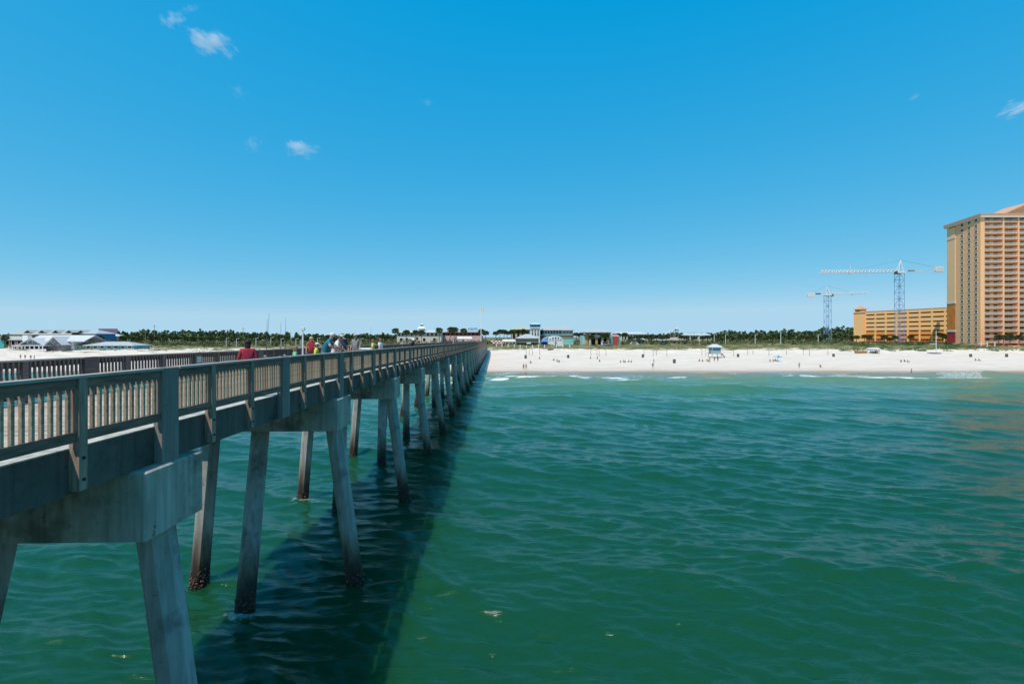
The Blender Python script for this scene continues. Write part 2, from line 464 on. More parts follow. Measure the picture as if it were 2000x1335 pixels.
def build_sea():
    xs = graded(-420, 420, 0.13, 0.0075)
    ys = [9.0]
    while ys[-1] < 124.5: ys.append(ys[-1] + max(0.075, 0.0055 * ys[-1]))
    lo = []
    y = 9.0
    while y > -160:
        y -= max(0.12, 0.03 * abs(9 - y)); lo.append(y)
    ys = np.array(lo[::-1] + ys)
    X, Y = np.meshgrid(xs, ys)
    DX = np.maximum(0.13, 0.0075 * np.abs(X)); DY = np.maximum(0.075, 0.0055 * np.abs(Y))
    Z = np.zeros_like(X); crest = np.zeros_like(X)
    r = np.random.default_rng(5)
    shore = np.clip((Y - 55) / 60, 0, 1)
    # wind chop
    for i in range(70):
        lam = 0.38 * (11 ** (r.random() ** 1.5))
        ang = math.radians(66 + r.normal(0, 19))
        kx, ky = math.cos(ang) * 2 * PI / lam, math.sin(ang) * 2 * PI / lam
        amp = 0.0080 * lam ** 0.52 * (0.6 + 0.8 * r.random())
        ph = r.random() * 6.28
        step = np.abs(math.cos(ang)) * DX + np.abs(math.sin(ang)) * DY
        att = np.clip((lam / step - 2.2) / 2.5, 0, 1)
        warp = 1.4 * vnoise(X / (lam * 3.1) + i * 3.7, Y / (lam * 2.2) + i * 1.3, 40 + i)
        env = 0.45 + 1.5 * np.clip(0.45 + 1.1 * vnoise(X / (lam * 4.2) + i, Y / (lam * 3.4) - i, 100 + i), 0, 1)
        p = kx * X + ky * Y + ph + warp * 2.2
        s = np.sin(p)
        w = np.exp(0.95 * (s - 1)) * 2 - 1.0
        Z += amp * att * env * w * (1 - 0.35 * shore)
    # swell that steepens towards the beach
    for lam, amp, ang, ph in ((17, 0.13, 84, 0.4), (11.5, 0.10, 74, 2.2), (7.6, 0.055, 99, 1.0)):
        a = math.radians(ang)
        warp = 2.4 * vnoise(X / 38 + lam, Y / 30, int(lam))
        env = 0.45 + 1.1 * np.clip(0.5 + 1.2 * vnoise(X / 30 + 9, Y / 24 + lam, int(lam) + 7), 0, 1)
        p = (math.cos(a) * X + math.sin(a) * Y) * 2 * PI / lam + ph + warp
        s = np.exp((1.0 + 2.0 * shore) * (np.sin(p) - 1))
        h = amp * env * (1 + 1.9 * shore) * (2 * s - 0.7)
        Z += h
        crest += s * env * shore
    edge = np.clip((123.5 - Y) / 10, 0, 1)
    Z = Z * edge + 0.02
    # foam amounts: breakers, crests, round the piles
    n1 = vnoise(X / 14, Y / 3, 21) + 0.5 * vnoise(X / 4, Y / 1.2, 22)
    n2 = vnoise(X / 2.2, Y / 1.4, 23) + 0.6 * vnoise(X / 0.8, Y / 0.6, 24)
    foam = np.zeros_like(X)
    n3 = vnoise(X / 3.1, Y / 0.9, 51) + 0.7 * vnoise(X / 1.1, Y / 0.5, 52)
    lace = np.clip((Y - 100) / 5, 0, 1) * np.clip((121.5 - Y) / 3, 0, 1) * np.clip(0.02 + 1.2 * vnoise(X / 13, Y / 5, 53) + 0.9 * vnoise(X / 7, Y / 0.8, 54) + 0.4 * n3, 0, 0.43)
    foam = np.maximum(foam, lace)
    for yc, wd, x0, x1, a in ((104.5, 2.0, -8, 28, 1.15), (107.5, 1.9, 28, 43, 1.0), (112.5, 1.3, 30, 47, 0.9), (106.3, 1.8, 56, 96, 1.1), (108.5, 1.4, 45, 58, 0.95),
                              (110.2, 1.2, 58, 88, 0.85), (97.5, 2.6, -20, -3, 1.1), (113.5, 0.9, -4, 34, 0.75), (104, 1.5, -60, -14, 0.8), (114.5, 0.7, 2, 60, 0.40),
                              (102.3, 1.3, 17, 30, 0.95), (106, 1.8, -160, -62, 0.9), (106, 1.2, 125, 230, 0.55)):
        wob = 1.6 * vnoise(X / 9, X * 0 + yc, 31) + 0.8 * vnoise(X / 2.5, X * 0 + yc, 32)
        f = np.exp(-((Y - yc - wob) / wd) ** 2) * np.clip((X - x0) / 6, 0, 1) * np.clip((x1 - X) / 6, 0, 1)
        foam = np.maximum(foam, a * f * np.clip(0.74 + 1.1 * n1 + 1.5 * n3, 0.05, 1.15))
    sw = np.exp(-((Y - 121.6 - 1.0 * vnoise(X / 6, X * 0, 33)) / 0.5) ** 2) * 0.45 * np.clip(0.4 + 2 * n1, 0, 1)
    foam = np.maximum(foam, sw)
    # little whitecaps on the steepest chop
    loc = Z - 0.25 * (np.roll(Z, 9, 0) + np.roll(Z, -9, 0) + np.roll(Z, 9, 1) + np.roll(Z, -9, 1))
    q = loc / (np.std(loc[(Y > 12) & (Y < 60)]) + 1e-6)
    cap = np.clip((q - 3.6) * 0.9, 0, 0.4) * np.clip(0.3 + 2.6 * n2, 0, 1) * (Y > 10) * (Y < 45) * (np.abs(X) < 35)
    foam = np.maximum(foam, cap)
    for k in range(K0, 13):
        for t, (top, bot) in PILES.items():
            f = (Z_CAPB) / (Z_CAPB + 2.0)
            u = top[0] + (bot[0] - top[0]); v = V0 + k * SPAN + bot[1]
            x, y = pier_xy(u, v)
            if y > 118: continue
            rr = np.hypot(X - x, (Y - y))
            wake = np.hypot((X - x - 0.9) / 2.0, (Y - y + 0.5) / 0.9)
            ff = np.exp(-((rr - 0.48) / 0.18) ** 2) * 0.22 + 0.30 * np.exp(-wake ** 2)
            foam = np.maximum(foam, ff * np.clip(0.15 + 2.4 * n2, 0, 1))
    V = np.stack([X.ravel(), Y.ravel(), Z.ravel()], 1)
    ny, nx = X.shape
    idx = np.arange(nx * ny).reshape(ny, nx)
    F = np.stack([idx[:-1, :-1].ravel(), idx[:-1, 1:].ravel(), idx[1:, 1:].ravel(), idx[1:, :-1].ravel()], 1)
    me = bpy.data.meshes.new('sea')
    me.vertices.add(len(V)); me.vertices.foreach_set('co', V.ravel())
    me.loops.add(F.size); me.loops.foreach_set('vertex_index', F.ravel())
    me.polygons.add(len(F)); me.polygons.foreach_set('loop_start', np.arange(0, F.size, 4)); me.polygons.foreach_set('loop_total', np.full(len(F), 4))
    me.polygons.foreach_set('use_smooth', np.ones(len(F), bool))
    me.update(calc_edges=True)
    at = me.attributes.new('foam', 'FLOAT', 'POINT'); at.data.foreach_set('value', foam.ravel().astype(np.float32))
    # material
    m = bpy.data.materials.new('sea_water'); m.use_nodes = True
    nt = m.node_tree; L = nt.links.new
    b = nt.nodes['Principled BSDF']
    b.inputs['IOR'].default_value = 1.333
    b.inputs['Subsurface Weight'].default_value = 0.8
    b.inputs['Subsurface Radius'].default_value = (0.5, 1.0, 0.85)
    b.inputs['Subsurface Scale'].default_value = 1.3
    b.subsurface_method = 'BURLEY'
    ge = nt.nodes.new('ShaderNodeNewGeometry')
    sp = nt.nodes.new('ShaderNodeSeparateXYZ'); L(ge.outputs['Position'], sp.inputs[0])
    nz = nt.nodes.new('ShaderNodeTexNoise'); nz.inputs['Scale'].default_value = 0.05; nz.inputs['Detail'].default_value = 3
    L(ge.outputs['Position'], nz.inputs['Vector'])
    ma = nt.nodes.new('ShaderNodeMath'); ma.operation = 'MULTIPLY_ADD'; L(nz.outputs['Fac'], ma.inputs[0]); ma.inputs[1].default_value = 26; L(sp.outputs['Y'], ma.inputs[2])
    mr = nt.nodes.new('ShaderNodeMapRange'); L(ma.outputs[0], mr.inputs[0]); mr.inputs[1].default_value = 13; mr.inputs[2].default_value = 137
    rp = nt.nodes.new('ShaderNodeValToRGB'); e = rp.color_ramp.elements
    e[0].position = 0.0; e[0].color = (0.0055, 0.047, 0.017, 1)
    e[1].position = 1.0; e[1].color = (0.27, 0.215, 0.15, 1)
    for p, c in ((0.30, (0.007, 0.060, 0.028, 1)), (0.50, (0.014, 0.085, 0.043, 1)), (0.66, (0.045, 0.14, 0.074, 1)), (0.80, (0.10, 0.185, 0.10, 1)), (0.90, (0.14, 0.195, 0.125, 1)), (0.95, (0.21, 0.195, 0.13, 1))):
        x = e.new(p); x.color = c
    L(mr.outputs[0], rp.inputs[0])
    fa = nt.nodes.new('ShaderNodeAttribute'); fa.attribute_name = 'foam'
    fn = nt.nodes.new('ShaderNodeTexNoise'); fn.inputs['Scale'].default_value = 3.2; fn.inputs['Detail'].default_value = 6; fn.inputs['Roughness'].default_value = 0.7
    L(ge.outputs['Position'], fn.inputs['Vector'])
    f1 = nt.nodes.new('ShaderNodeMath'); f1.operation = 'ADD'; L(fa.outputs['Fac'], f1.inputs[0]); L(fn.outputs['Fac'], f1.inputs[1])
    f2 = nt.nodes.new('ShaderNodeMapRange'); L(f1.outputs[0], f2.inputs[0]); f2.inputs[1].default_value = 0.82; f2.inputs[2].default_value = 1.25
    gt = nt.nodes.new('ShaderNodeMath'); gt.operation = 'GREATER_THAN'; L(fa.outputs['Fac'], gt.inputs[0]); gt.inputs[1].default_value = 0.03
    f3 = nt.nodes.new('ShaderNodeMath'); f3.operation = 'MULTIPLY'; L(f2.outputs[0], f3.inputs[0]); L(gt.outputs[0], f3.inputs[1])
    mx = nt.nodes.new('ShaderNodeMix'); mx.data_type = 'RGBA'; L(f3.outputs[0], mx.inputs['Factor']); L(rp.outputs[0], mx.inputs['A']); mx.inputs['B'].default_value = (0.62, 0.66, 0.66, 1)
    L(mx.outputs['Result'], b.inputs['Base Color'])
    ro = nt.nodes.new('ShaderNodeMapRange'); L(f3.outputs[0], ro.inputs[0]); ro.inputs[3].default_value = 0.10; ro.inputs[4].default_value = 0.8
    L(ro.outputs[0], b.inputs['Roughness'])
    mp = nt.nodes.new('ShaderNodeMapping'); mp.inputs['Rotation'].default_value = (0, 0, math.radians(24)); mp.inputs['Scale'].default_value = (0.5, 1.5, 1)
    L(ge.outputs['Position'], mp.inputs[0])
    b1 = nt.nodes.new('ShaderNodeTexNoise'); b1.inputs['Scale'].default_value = 3.6; b1.inputs['Detail'].default_value = 6; b1.inputs['Roughness'].default_value = 0.6
    b1.inputs['Distortion'].default_value = 0.5
    L(mp.outputs[0], b1.inputs['Vector'])
    bp = nt.nodes.new('ShaderNodeBump'); bp.inputs['Strength'].default_value = 0.48; bp.inputs['Distance'].default_value = 0.07
    L(b1.outputs['Fac'], bp.inputs['Height']); L(bp.outputs[0], b.inputs['Normal'])
    MATS['sea_water'] = m
    me.materials.append(m)
    o = bpy.data.objects.new('sea', me); link(o)
    tag(o, 'choppy emerald green sea running up to the white beach', 'sea', kind='structure')
build_sea()

# ------------------------------------------------------------------ ground: sea bed, beach, dunes and land as one sheet
def build_ground():
    xs = graded(-5000, 5000, 1.1, 0.011)
    ys = [100.0]
    while ys[-1] < 340: ys.append(ys[-1] + 1.0)
    while ys[-1] < 8000: ys.append(ys[-1] * 1.06)
    ys = np.array([-500, -200, 0, 40, 70, 90] + ys)
    X, Y = np.meshgrid(xs, ys)
    Z = ground_z(X, Y)
    V = np.stack([X.ravel(), Y.ravel(), Z.ravel()], 1)
    ny, nx = X.shape
    idx = np.arange(nx * ny).reshape(ny, nx)
    F = np.stack([idx[:-1, :-1].ravel(), idx[:-1, 1:].ravel(), idx[1:, 1:].ravel(), idx[1:, :-1].ravel()], 1)
    m = bpy.data.materials.new('beach_sand'); m.use_nodes = True
    nt = m.node_tree; L = nt.links.new
    b = nt.nodes['Principled BSDF']; b.inputs['Roughness'].default_value = 0.9; b.inputs['Specular IOR Level'].default_value = 0.2
    ge = nt.nodes.new('ShaderNodeNewGeometry'); sp = nt.nodes.new('ShaderNodeSeparateXYZ'); L(ge.outputs['Position'], sp.inputs[0])
    def noise(sc, det, st=(1, 1, 1), ro=0.6):
        mp = nt.nodes.new('ShaderNodeMapping'); mp.inputs['Scale'].default_value = st; L(ge.outputs['Position'], mp.inputs[0])
        n = nt.nodes.new('ShaderNodeTexNoise'); n.inputs['Scale'].default_value = sc; n.inputs['Detail'].default_value = det; n.inputs['Roughness'].default_value = ro
        L(mp.outputs[0], n.inputs['Vector']); return n.outputs['Fac']
    def ramp(src, pts):
        r = nt.nodes.new('ShaderNodeValToRGB'); e = r.color_ramp.elements
        e[0].position, e[0].color = pts[0][0], (*pts[0][1], 1); e[1].position, e[1].color = pts[-1][0], (*pts[-1][1], 1)
        for p, c in pts[1:-1]:
            x = e.new(p); x.color = (*c, 1)
        L(src, r.inputs[0]); return r.outputs[0]
    def math2(op, a, bb, c=None):
        n = nt.nodes.new('ShaderNodeMath'); n.operation = op
        for i, k in enumerate((a, bb, c)):
            if k is None: continue
            if isinstance(k, (int, float)): n.inputs[i].default_value = k
            else: L(k, n.inputs[i])
        return n.outputs[0]
    def mixc(f, a, bb, mode='MIX'):
        n = nt.nodes.new('ShaderNodeMix'); n.data_type = 'RGBA'; n.blend_type = mode
        if isinstance(f, (int, float)): n.inputs['Factor'].default_value = f
        else: L(f, n.inputs['Factor'])
        for k, s in ((a, 'A'), (bb, 'B')):
            if isinstance(k, tuple): n.inputs[s].default_value = (*k, 1)
            else: L(k, n.inputs[s])
        return n.outputs['Result']
    yy = math2('MULTIPLY_ADD', noise(0.12, 4, (0.35, 1, 1)), 9.0, sp.outputs['Y'])
    wet = ramp(math2('DIVIDE', math2('SUBTRACT', yy, 120.0), 40.0), [(0.12, (0.30, 0.235, 0.175)), (0.26, (0.40, 0.315, 0.245)), (0.36, (0.62, 0.495, 0.415)), (0.55, (0.66, 0.54, 0.46)), (0.75, (0.70, 0.59, 0.505))])
    trod = ramp(noise(0.55, 7, (0.22, 1, 1), 0.72), [(0.34, (0.70, 0.68, 0.66)), (0.58, (1, 1, 1))])
    sand = mixc(0.8, wet, trod, 'MULTIPLY')
    # seaweed line left by the tide
    wl = math2('MULTIPLY_ADD', noise(0.08, 3, (1, 0.2, 1)), 10.0, sp.outputs['Y'])
    band = math2('SUBTRACT', 1.0, math2('MULTIPLY', math2('ABSOLUTE', math2('SUBTRACT', wl, 155.0), None), 0.45))
    wr = math2('MULTIPLY', math2('MAXIMUM', band, 0.0), ramp(noise(0.35, 5, (0.5, 2, 1)), [(0.50, (0, 0, 0)), (0.60, (1, 1, 1))]))
    sand = mixc(math2('MULTIPLY', wr, 0.6), sand, (0.36, 0.31, 0.24))
    # plants on the dunes: more of them the higher the ground
    hz = math2('MULTIPLY_ADD', noise(0.16, 6, (0.6, 1.3, 1), 0.7), 4.2, sp.outputs['Z'])
    veg = ramp(math2('DIVIDE', hz, 8.0), [(0.61, (0, 0, 0)), (0.68, (1, 1, 1))])
    gcol = ramp(noise(0.3, 5, (0.5, 1, 1)), [(0.35, (0.075, 0.095, 0.03)), (0.5, (0.15, 0.14, 0.055)), (0.65, (0.26, 0.215, 0.12))])
    col = mixc(veg, sand, gcol)
    L(col, b.inputs['Base Color'])
    bp = nt.nodes.new('ShaderNodeBump'); bp.inputs['Strength'].default_value = 0.8; bp.inputs['Distance'].default_value = 0.12
    L(noise(1.6, 6), bp.inputs['Height']); L(bp.outputs[0], b.inputs['Normal'])
    MATS['beach_sand'] = m
    me = tris_mesh('beach', V, F, 'beach_sand')
    me.polygons.foreach_set('use_smooth', [True] * len(me.polygons))
    o = link(bpy.data.objects.new('beach', me))
    tag(o, 'white sand beach rising to low grassy dunes', 'beach', kind='structure')
build_ground()

# ------------------------------------------------------------------ fishing pier
pier = empty('fishing_pier', (0, 0, 0), 'long concrete and timber fishing pier on splayed piles reaching the beach', 'pier', rz=THETA)

def pier_part(mb, name, mats, loc=(0, 0, 0)):
    return mb.build(name, mats, pier, loc=loc)

def build_pier():
    # bent caps
    cap = MB()
    cap.bev(U_L - 0.10, U_R + 0.10, -0.75, 0.75, Z_CAPB, Z_CAPT, 0.03)
    cap_me = cap.mesh('bent_cap', 'concrete')
    pile_me = {}
    for t, (top, bot) in PILES.items():
        n = 8; ring = []
        zt, zb = Z_CAPB + 0.3, -2.2
        slope = ((bot[0] - top[0]) / Z_CAPB, (bot[1] - top[1]) / Z_CAPB)
        mb = MB()
        zs = [zt, 4.0, 2.0, 0.6, zb]
        P = []
        for z in zs:
            cx = top[0] + slope[0] * (Z_CAPB - z); cy = top[1] + slope[1] * (Z_CAPB - z)
            for i in range(8):
                a = PI / 8 + i * PI / 4
                P.append((cx + 0.30 * math.cos(a), cy + 0.30 * math.sin(a), z))
        F = [tuple(range(8)), tuple(range(len(P) - 1, len(P) - 9, -1))]
        for L_ in range(len(zs) - 1):
            for i in range(8):
                F.append((L_ * 8 + i, L_ * 8 + (i + 1) % 8, L_ * 8 + 8 + (i + 1) % 8, L_ * 8 + 8 + i))
        mb.add(P, F)
        pile_me[t] = mb.mesh('pile', 'pile_concrete')
        # crust of barnacles round the water line
        g = MB(); rr = random.Random(ord(t))
        for i in range(260):
            z = rr.uniform(-0.35, 0.42) if rr.random() < 0.8 else rr.uniform(0.3, 0.7)
            cx = top[0] + slope[0] * (Z_CAPB - z); cy = top[1] + slope[1] * (Z_CAPB - z)
            a = rr.uniform(0, 2 * PI); R = rr.uniform(0.27, 0.31)
            s = rr.uniform(0.018, 0.042)
            g.ball((cx + R * math.cos(a), cy + R * math.sin(a), z), (s * 1.1, s * 1.1, s), 5, 3)
        pile_me[t + 'g'] = g.mesh('barnacle_growth', 'barnacle')
    fas = MB().box(0, 1, 0, 1, 0, 1)
    for k in range(K0, K1 + 1):
        v = V0 + k * SPAN
        shared('bent_cap', cap_me, pier, (0, v, zoff(v)))
        for t in 'ABC':
            p = shared('pile', pile_me[t], pier, (0, v, zoff(v)))
            if v < 110:
                tag(shared('barnacle_growth', pile_me[t + 'g'], p, (0, 0, -zoff(v))), kind='stuff')
        # outer beams and inner girders of the span after this bent
        if k < K1:
            va, vb = v + 0.012, v + SPAN - 0.012
            za, zb = zoff(va), zoff(vb)
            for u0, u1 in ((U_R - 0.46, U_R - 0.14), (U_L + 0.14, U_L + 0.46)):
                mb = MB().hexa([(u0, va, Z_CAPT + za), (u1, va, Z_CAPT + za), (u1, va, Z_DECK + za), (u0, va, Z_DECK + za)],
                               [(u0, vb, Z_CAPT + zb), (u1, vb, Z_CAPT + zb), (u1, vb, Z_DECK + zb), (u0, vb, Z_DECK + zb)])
                pier_part(mb, 'edge_beam', 'beam_concrete_shade')
                e0, e1 = u0 + 0.0, u1 + 0.0
                mb = MB().hexa([(e0, va, Z_DECK + za + 0.001), (e1, va, Z_DECK + za + 0.001), (e1, va, Z_DECK + za + 0.02), (e0, va, Z_DECK + za + 0.02)],
                               [(e0, vb, Z_DECK + zb + 0.001), (e1, vb, Z_DECK + zb + 0.001), (e1, vb, Z_DECK + zb + 0.02), (e0, vb, Z_DECK + zb + 0.02)])
                pier_part(mb, 'lit_edge_strip', 'ledge_concrete_lit')  # pale strip, sunlight on the beam top put into its colour
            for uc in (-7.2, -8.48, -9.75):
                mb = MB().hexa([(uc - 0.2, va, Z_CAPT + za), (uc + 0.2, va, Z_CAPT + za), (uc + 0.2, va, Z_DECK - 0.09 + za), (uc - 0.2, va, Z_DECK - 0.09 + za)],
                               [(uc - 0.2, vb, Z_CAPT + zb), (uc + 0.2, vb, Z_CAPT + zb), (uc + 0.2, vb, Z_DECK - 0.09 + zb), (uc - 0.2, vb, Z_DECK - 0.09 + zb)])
                pier_part(mb, 'girder', 'beam_concrete_shade')
    # deck planks
    pw = 0.150
    plank_me = [MB().bev(U_L + 0.47, U_R - 0.47, -0.071, 0.071, -0.04, 0.0, 0.005).mesh('plank', 'wood_deck') for _ in range(1)]
    rest = MB(); n = 0
    v = V0 + K0 * SPAN
    while v < V0 + K1 * SPAN:
        z = Z_DECK + 0.02 + zoff(v) + random.uniform(-0.004, 0.004)
        if 2.0 < v and n < 300:
            shared('plank', plank_me[0], pier, (random.uniform(-0.006, 0.006), v, z)); n += 1
        else:
            rest.box(U_L + 0.47, U_R - 0.47, v - 0.071, v + 0.071, z - 0.04, z)
        v += pw
    tag(pier_part(rest, 'planking', 'wood_deck'), kind='stuff')

    # railings
    thin = MB().box(-0.07, 0.07, -0.07, 0.07, Z_CAPT + 0.05, Z_RAIL - 0.04).mesh('post', 'wood_post')
    wide = MB().bev(-0.09, 0.07, -0.215, 0.215, Z_CAPT + 0.0, Z_RAIL - 0.002, 0.012).mesh('pilaster', 'pilaster_concrete_shade')
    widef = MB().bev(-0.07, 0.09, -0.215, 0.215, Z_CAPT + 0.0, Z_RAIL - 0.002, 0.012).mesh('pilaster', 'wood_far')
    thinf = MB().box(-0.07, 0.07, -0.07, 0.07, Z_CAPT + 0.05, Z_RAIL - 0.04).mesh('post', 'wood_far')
    bz0, bz1 = Z_DECK + 0.11, Z_RAIL - 0.045
    bal = MB().box(-0.021, 0.021, -0.021, 0.021, bz0, bz1).mesh('baluster', 'wood_gray_lit')
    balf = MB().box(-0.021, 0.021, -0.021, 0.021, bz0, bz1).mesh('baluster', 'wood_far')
    bolt_me = MB().cyl((0.071, 0, 0), (0.088, 0, 0), 0.022, n=8).mesh('bolt', 'bolt')
    plate_me = MB().box(-0.004, 0.012, -0.13, 0.13, 8.18, 8.42).mesh('notice_plate', 'plate')
    rest_b = [MB(), MB()]; rest_p = MB()
    nb = 0
    offs = [0, 1.27, 2.80]
    for side in (0, 1):
        U = U_R - 0.07 if side == 0 else U_L + 0.07
        sg = 1 if side == 0 else -1
        for k in range(K0, K1):
            for half in (0, 1):
                vb0 = V0 + k * SPAN + half * SPAN / 2
                nodes = [vb0 + o for o in offs] + [vb0 + SPAN / 2]
                for i in range(3):
                    a, b = nodes[i], nodes[i + 1]
                    z = zoff(a)
                    if k <= 12:
                        if i == 0:
                            w = shared('pilaster', wide if side == 0 else widef, pier, (U, a, z))
                            if side == 1 and half == 0 and -1 <= k < 6:
                                shared('notice_plate', plate_me, w, (0.092, 0, 0))
                        else:
                            p = shared('post', thin if side == 0 else thinf, pier, (U, a, z))
                            if side == 0 and -1 <= k < 3:
                                for zb_ in (7.42, 7.12): shared('bolt', bolt_me, p, (0, 0, zb_))
                    else:
                        if i == 0: rest_p.box(U - 0.08, U + 0.08, a - 0.215, a + 0.215, Z_CAPT + z, Z_RAIL - 0.002 + z)
                        else: rest_p.box(U - 0.07, U + 0.07, a - 0.07, a + 0.07, Z_CAPT + 0.05 + z, Z_RAIL - 0.04 + z)
                    ga = a + (0.22 if i == 0 else 0.072); gb = b - (0.22 if i == 2 else 0.072)
                    nbal = max(2, int(round((gb - ga) / 0.124)))
                    for j in range(nbal):
                        vj = ga + (j + 0.5) * (gb - ga) / nbal
                        near = (side == 0 and 4.0 < vj < 26) or (side == 1 and 8.2 < vj < 22)
                        if near and nb < 300:
                            shared('baluster', bal if side == 0 else balf, pier, (U - sg * 0.026, vj, zoff(vj))); nb += 1
                        else:
                            zz = zoff(vj); uu = U - sg * 0.026
                            rest_b[side].box(uu - 0.021, uu + 0.021, vj - 0.021, vj + 0.021, bz0 + zz, bz1 + zz)
                    # rails between the posts
                    rw = 'wood_rail_shade' if side == 0 else 'wood_far'
                    u0, u1 = sorted((U + sg * 0.0, U + sg * 0.042))
                    for nm, z0, z1 in (('bottom_rail', Z_DECK + 0.105, Z_DECK + 0.245), ('top_rail', Z_RAIL - 0.19, Z_RAIL - 0.042)):
                        za, zb = zoff(ga), zoff(gb)
                        mb = MB().hexa([(u0, ga, z0 + za), (u1, ga, z0 + za), (u1, ga, z1 + za), (u0, ga, z1 + za)],
                                       [(u0, gb, z0 + zb), (u1, gb, z0 + zb), (u1, gb, z1 + zb), (u0, gb, z1 + zb)])
                        pier_part(mb, nm, rw)
                # cap board over each half span
                a, b = nodes[0] + 0.218, nodes[3] - 0.218
                za, zb = zoff(a), zoff(b)
                u0, u1 = U - 0.085, U + 0.085
                mb = MB().hexa([(u0, a, Z_RAIL - 0.04 + za), (u1, a, Z_RAIL - 0.04 + za), (u1, a, Z_RAIL + za), (u0, a, Z_RAIL + za)],
                               [(u0, b, Z_RAIL - 0.04 + zb), (u1, b, Z_RAIL - 0.04 + zb), (u1, b, Z_RAIL + zb), (u0, b, Z_RAIL + zb)])
                pier_part(mb, 'cap_board', 'rail_cap')
    fa = MB(); fa.cm = 0
    fa.add(rest_b[0].v, rest_b[0].f); fa.cm = 1; fa.add(rest_b[1].v, rest_b[1].f)
    tag(pier_part(fa, 'far_balusters', ['wood_gray_lit', 'wood_far']), kind='stuff')
    tag(pier_part(rest_p, 'far_posts', 'wood_post'), kind='stuff')
build_pier()

# ------------------------------------------------------------------ vegetation
def leaf_cloud(n, centers, radii, size, seed):
    """many small leaf clumps (crossed triangles) spread through ellipsoids"""
    r = np.random.default_rng(seed)
    k = r.integers(0, len(centers), n)
    d = r.normal(size=(n, 3)); d /= np.linalg.norm(d, axis=1)[:, None] + 1e-9
    rad = r.random(n) ** 0.45
    c = centers[k] + d * rad[:, None] * radii[k]
    s = size * (0.55 + 0.9 * r.random(n))
    a = r.normal(size=(n, 3)); a /= np.linalg.norm(a, axis=1)[:, None]
    b = np.cross(a, r.normal(size=(n, 3))); b /= np.linalg.norm(b, axis=1)[:, None] + 1e-9
    P = np.stack([c - a * s[:, None], c + b * s[:, None] * 0.8, c + a * s[:, None], c - b * s[:, None] * 0.8], 1).reshape(-1, 3)
    F = np.arange(4 * n).reshape(-1, 4)
    return P, F

def forest(name, label, sky_line, depth, seed, dens=1.0):
    """wood beyond the dunes; sky_line gives tree tops across the width"""
    r = np.random.default_rng(seed)
    pxs = [p[0] for p in sky_line]; pys = [p[1] for p in sky_line]
    x0, x1 = PX(pxs[0], depth), PX(pxs[-1], depth)
    C, R, trunks = [], [], MB()
    n = int((x1 - x0) / 2.2 * dens)
    for i in range(n * 3):
        row = i % 3
        x = r.uniform(x0, x1); d = depth + row * 16 + r.uniform(-6, 6)
        top = PZ(np.interp(x / depth * FPX + 1000, pxs, pys), depth) - 5
        h = max(4.0, top * r.uniform(0.70, 1.0) + (1.6 if r.random() < 0.12 else 0)) * (0.88 if row == 0 else 1.0)
        zb = 5.0
        trunks.cyl((x, d, zb - 0.3), (x + r.normal(0, 0.3), d, zb + h * 0.8), 0.22, 0.08, 5, cap=False)
        m = 7 if row == 0 else 5
        for j in range(m):
            t = r.uniform(0.12 if row == 0 else 0.35, 0.95)
            w = h * 0.20 * (1.3 - t * 0.8) + 0.6
            C.append((x + r.normal(0, h * 0.10 * (1.2 - t)), d + r.normal(0, h * 0.09), zb + h * t)); R.append((w, w, w * 0.62))
        C.append((x, d, zb + h * 0.97)); R.append((0.8, 0.8, 0.9))
        if row == 0:
            for j in range(3): C.append((x + r.uniform(-2, 2), d - 3 + r.normal(0, 1.5), zb + r.uniform(0.3, 0.5) * h)); R.append((2.2, 1.6, h * 0.22))
    C = np.array(C); R = np.array(R)
    P, F = leaf_cloud(len(C) * 15, C, R, 0.85, seed + 1)
    k = len(trunks.v)
    V = np.concatenate([np.array(trunks.v), P]); FF = [tuple(f) for f in trunks.f] + (F + k).tolist()
    me = bpy.data.meshes.new(name); me.from_pydata(V.tolist(), [], FF)
    me.materials.append(MATS['pine_bark']); me.materials.append(MATS['pine_leaf'])
    me.polygons.foreach_set('material_index', [0] * len(trunks.f) + [1] * len(F))
    o = link(bpy.data.objects.new(name, me))
    tag(o, label, 'forest', kind='stuff')

forest('pine_forest', 'dark green pine wood behind the dunes left of the pier',
       [(-160, 652), (20, 655), (60, 654), (190, 651), (235, 644), (290, 647), (380, 645), (440, 648), (520, 652), (640, 653), (760, 653), (800, 656), (900, 655)], 430, 21)
forest('pine_forest', 'dark green pine wood between the plaza and the parking garage',
       [(1240, 655), (1330, 650), (1400, 651), (1440, 647), (1480, 645), (1560, 645), (1620, 645), (1660, 636), (1690, 638), (1760, 652), (1900, 655), (2150, 648)], 470, 33)

def scrub_band():
    r = np.random.default_rng(8)
    C, R = [], []
    for i in range(2100):
        px = r.uniform(150, 2120); d = r.uniform(262, 330)
        if 1080 < px < 1215 and d < 300: continue
        if 955 < px < 1080 and d < 290: continue
        if px < 300: d = r.uniform(300, 350)
        if 1660 < px: d = r.uniform(262, 270) if r.random() < 0.35 else r.uniform(300, 322)
        if px > 1860: continue
        x = PX(px, d); z = gz(x, d); h = r.uniform(0.8, 3.2) * (0.55 if px > 1660 else 1)
        for j in range(3):
            C.append((x + r.normal(0, h * 0.5), d + r.normal(0, h * 0.4), z + h * r.uniform(0.2, 0.8))); R.append((h * 0.6, h * 0.6, h * 0.45))
    P, F = leaf_cloud(len(C) * 9, np.array(C), np.array(R), 0.34, 9)
    o = link(bpy.data.objects.new('scrub', tris_mesh('scrub', P, F, 'scrub_leaf')))
    tag(o, 'olive green bushes growing on the land behind the dunes', 'bushes', kind='stuff')
scrub_band()

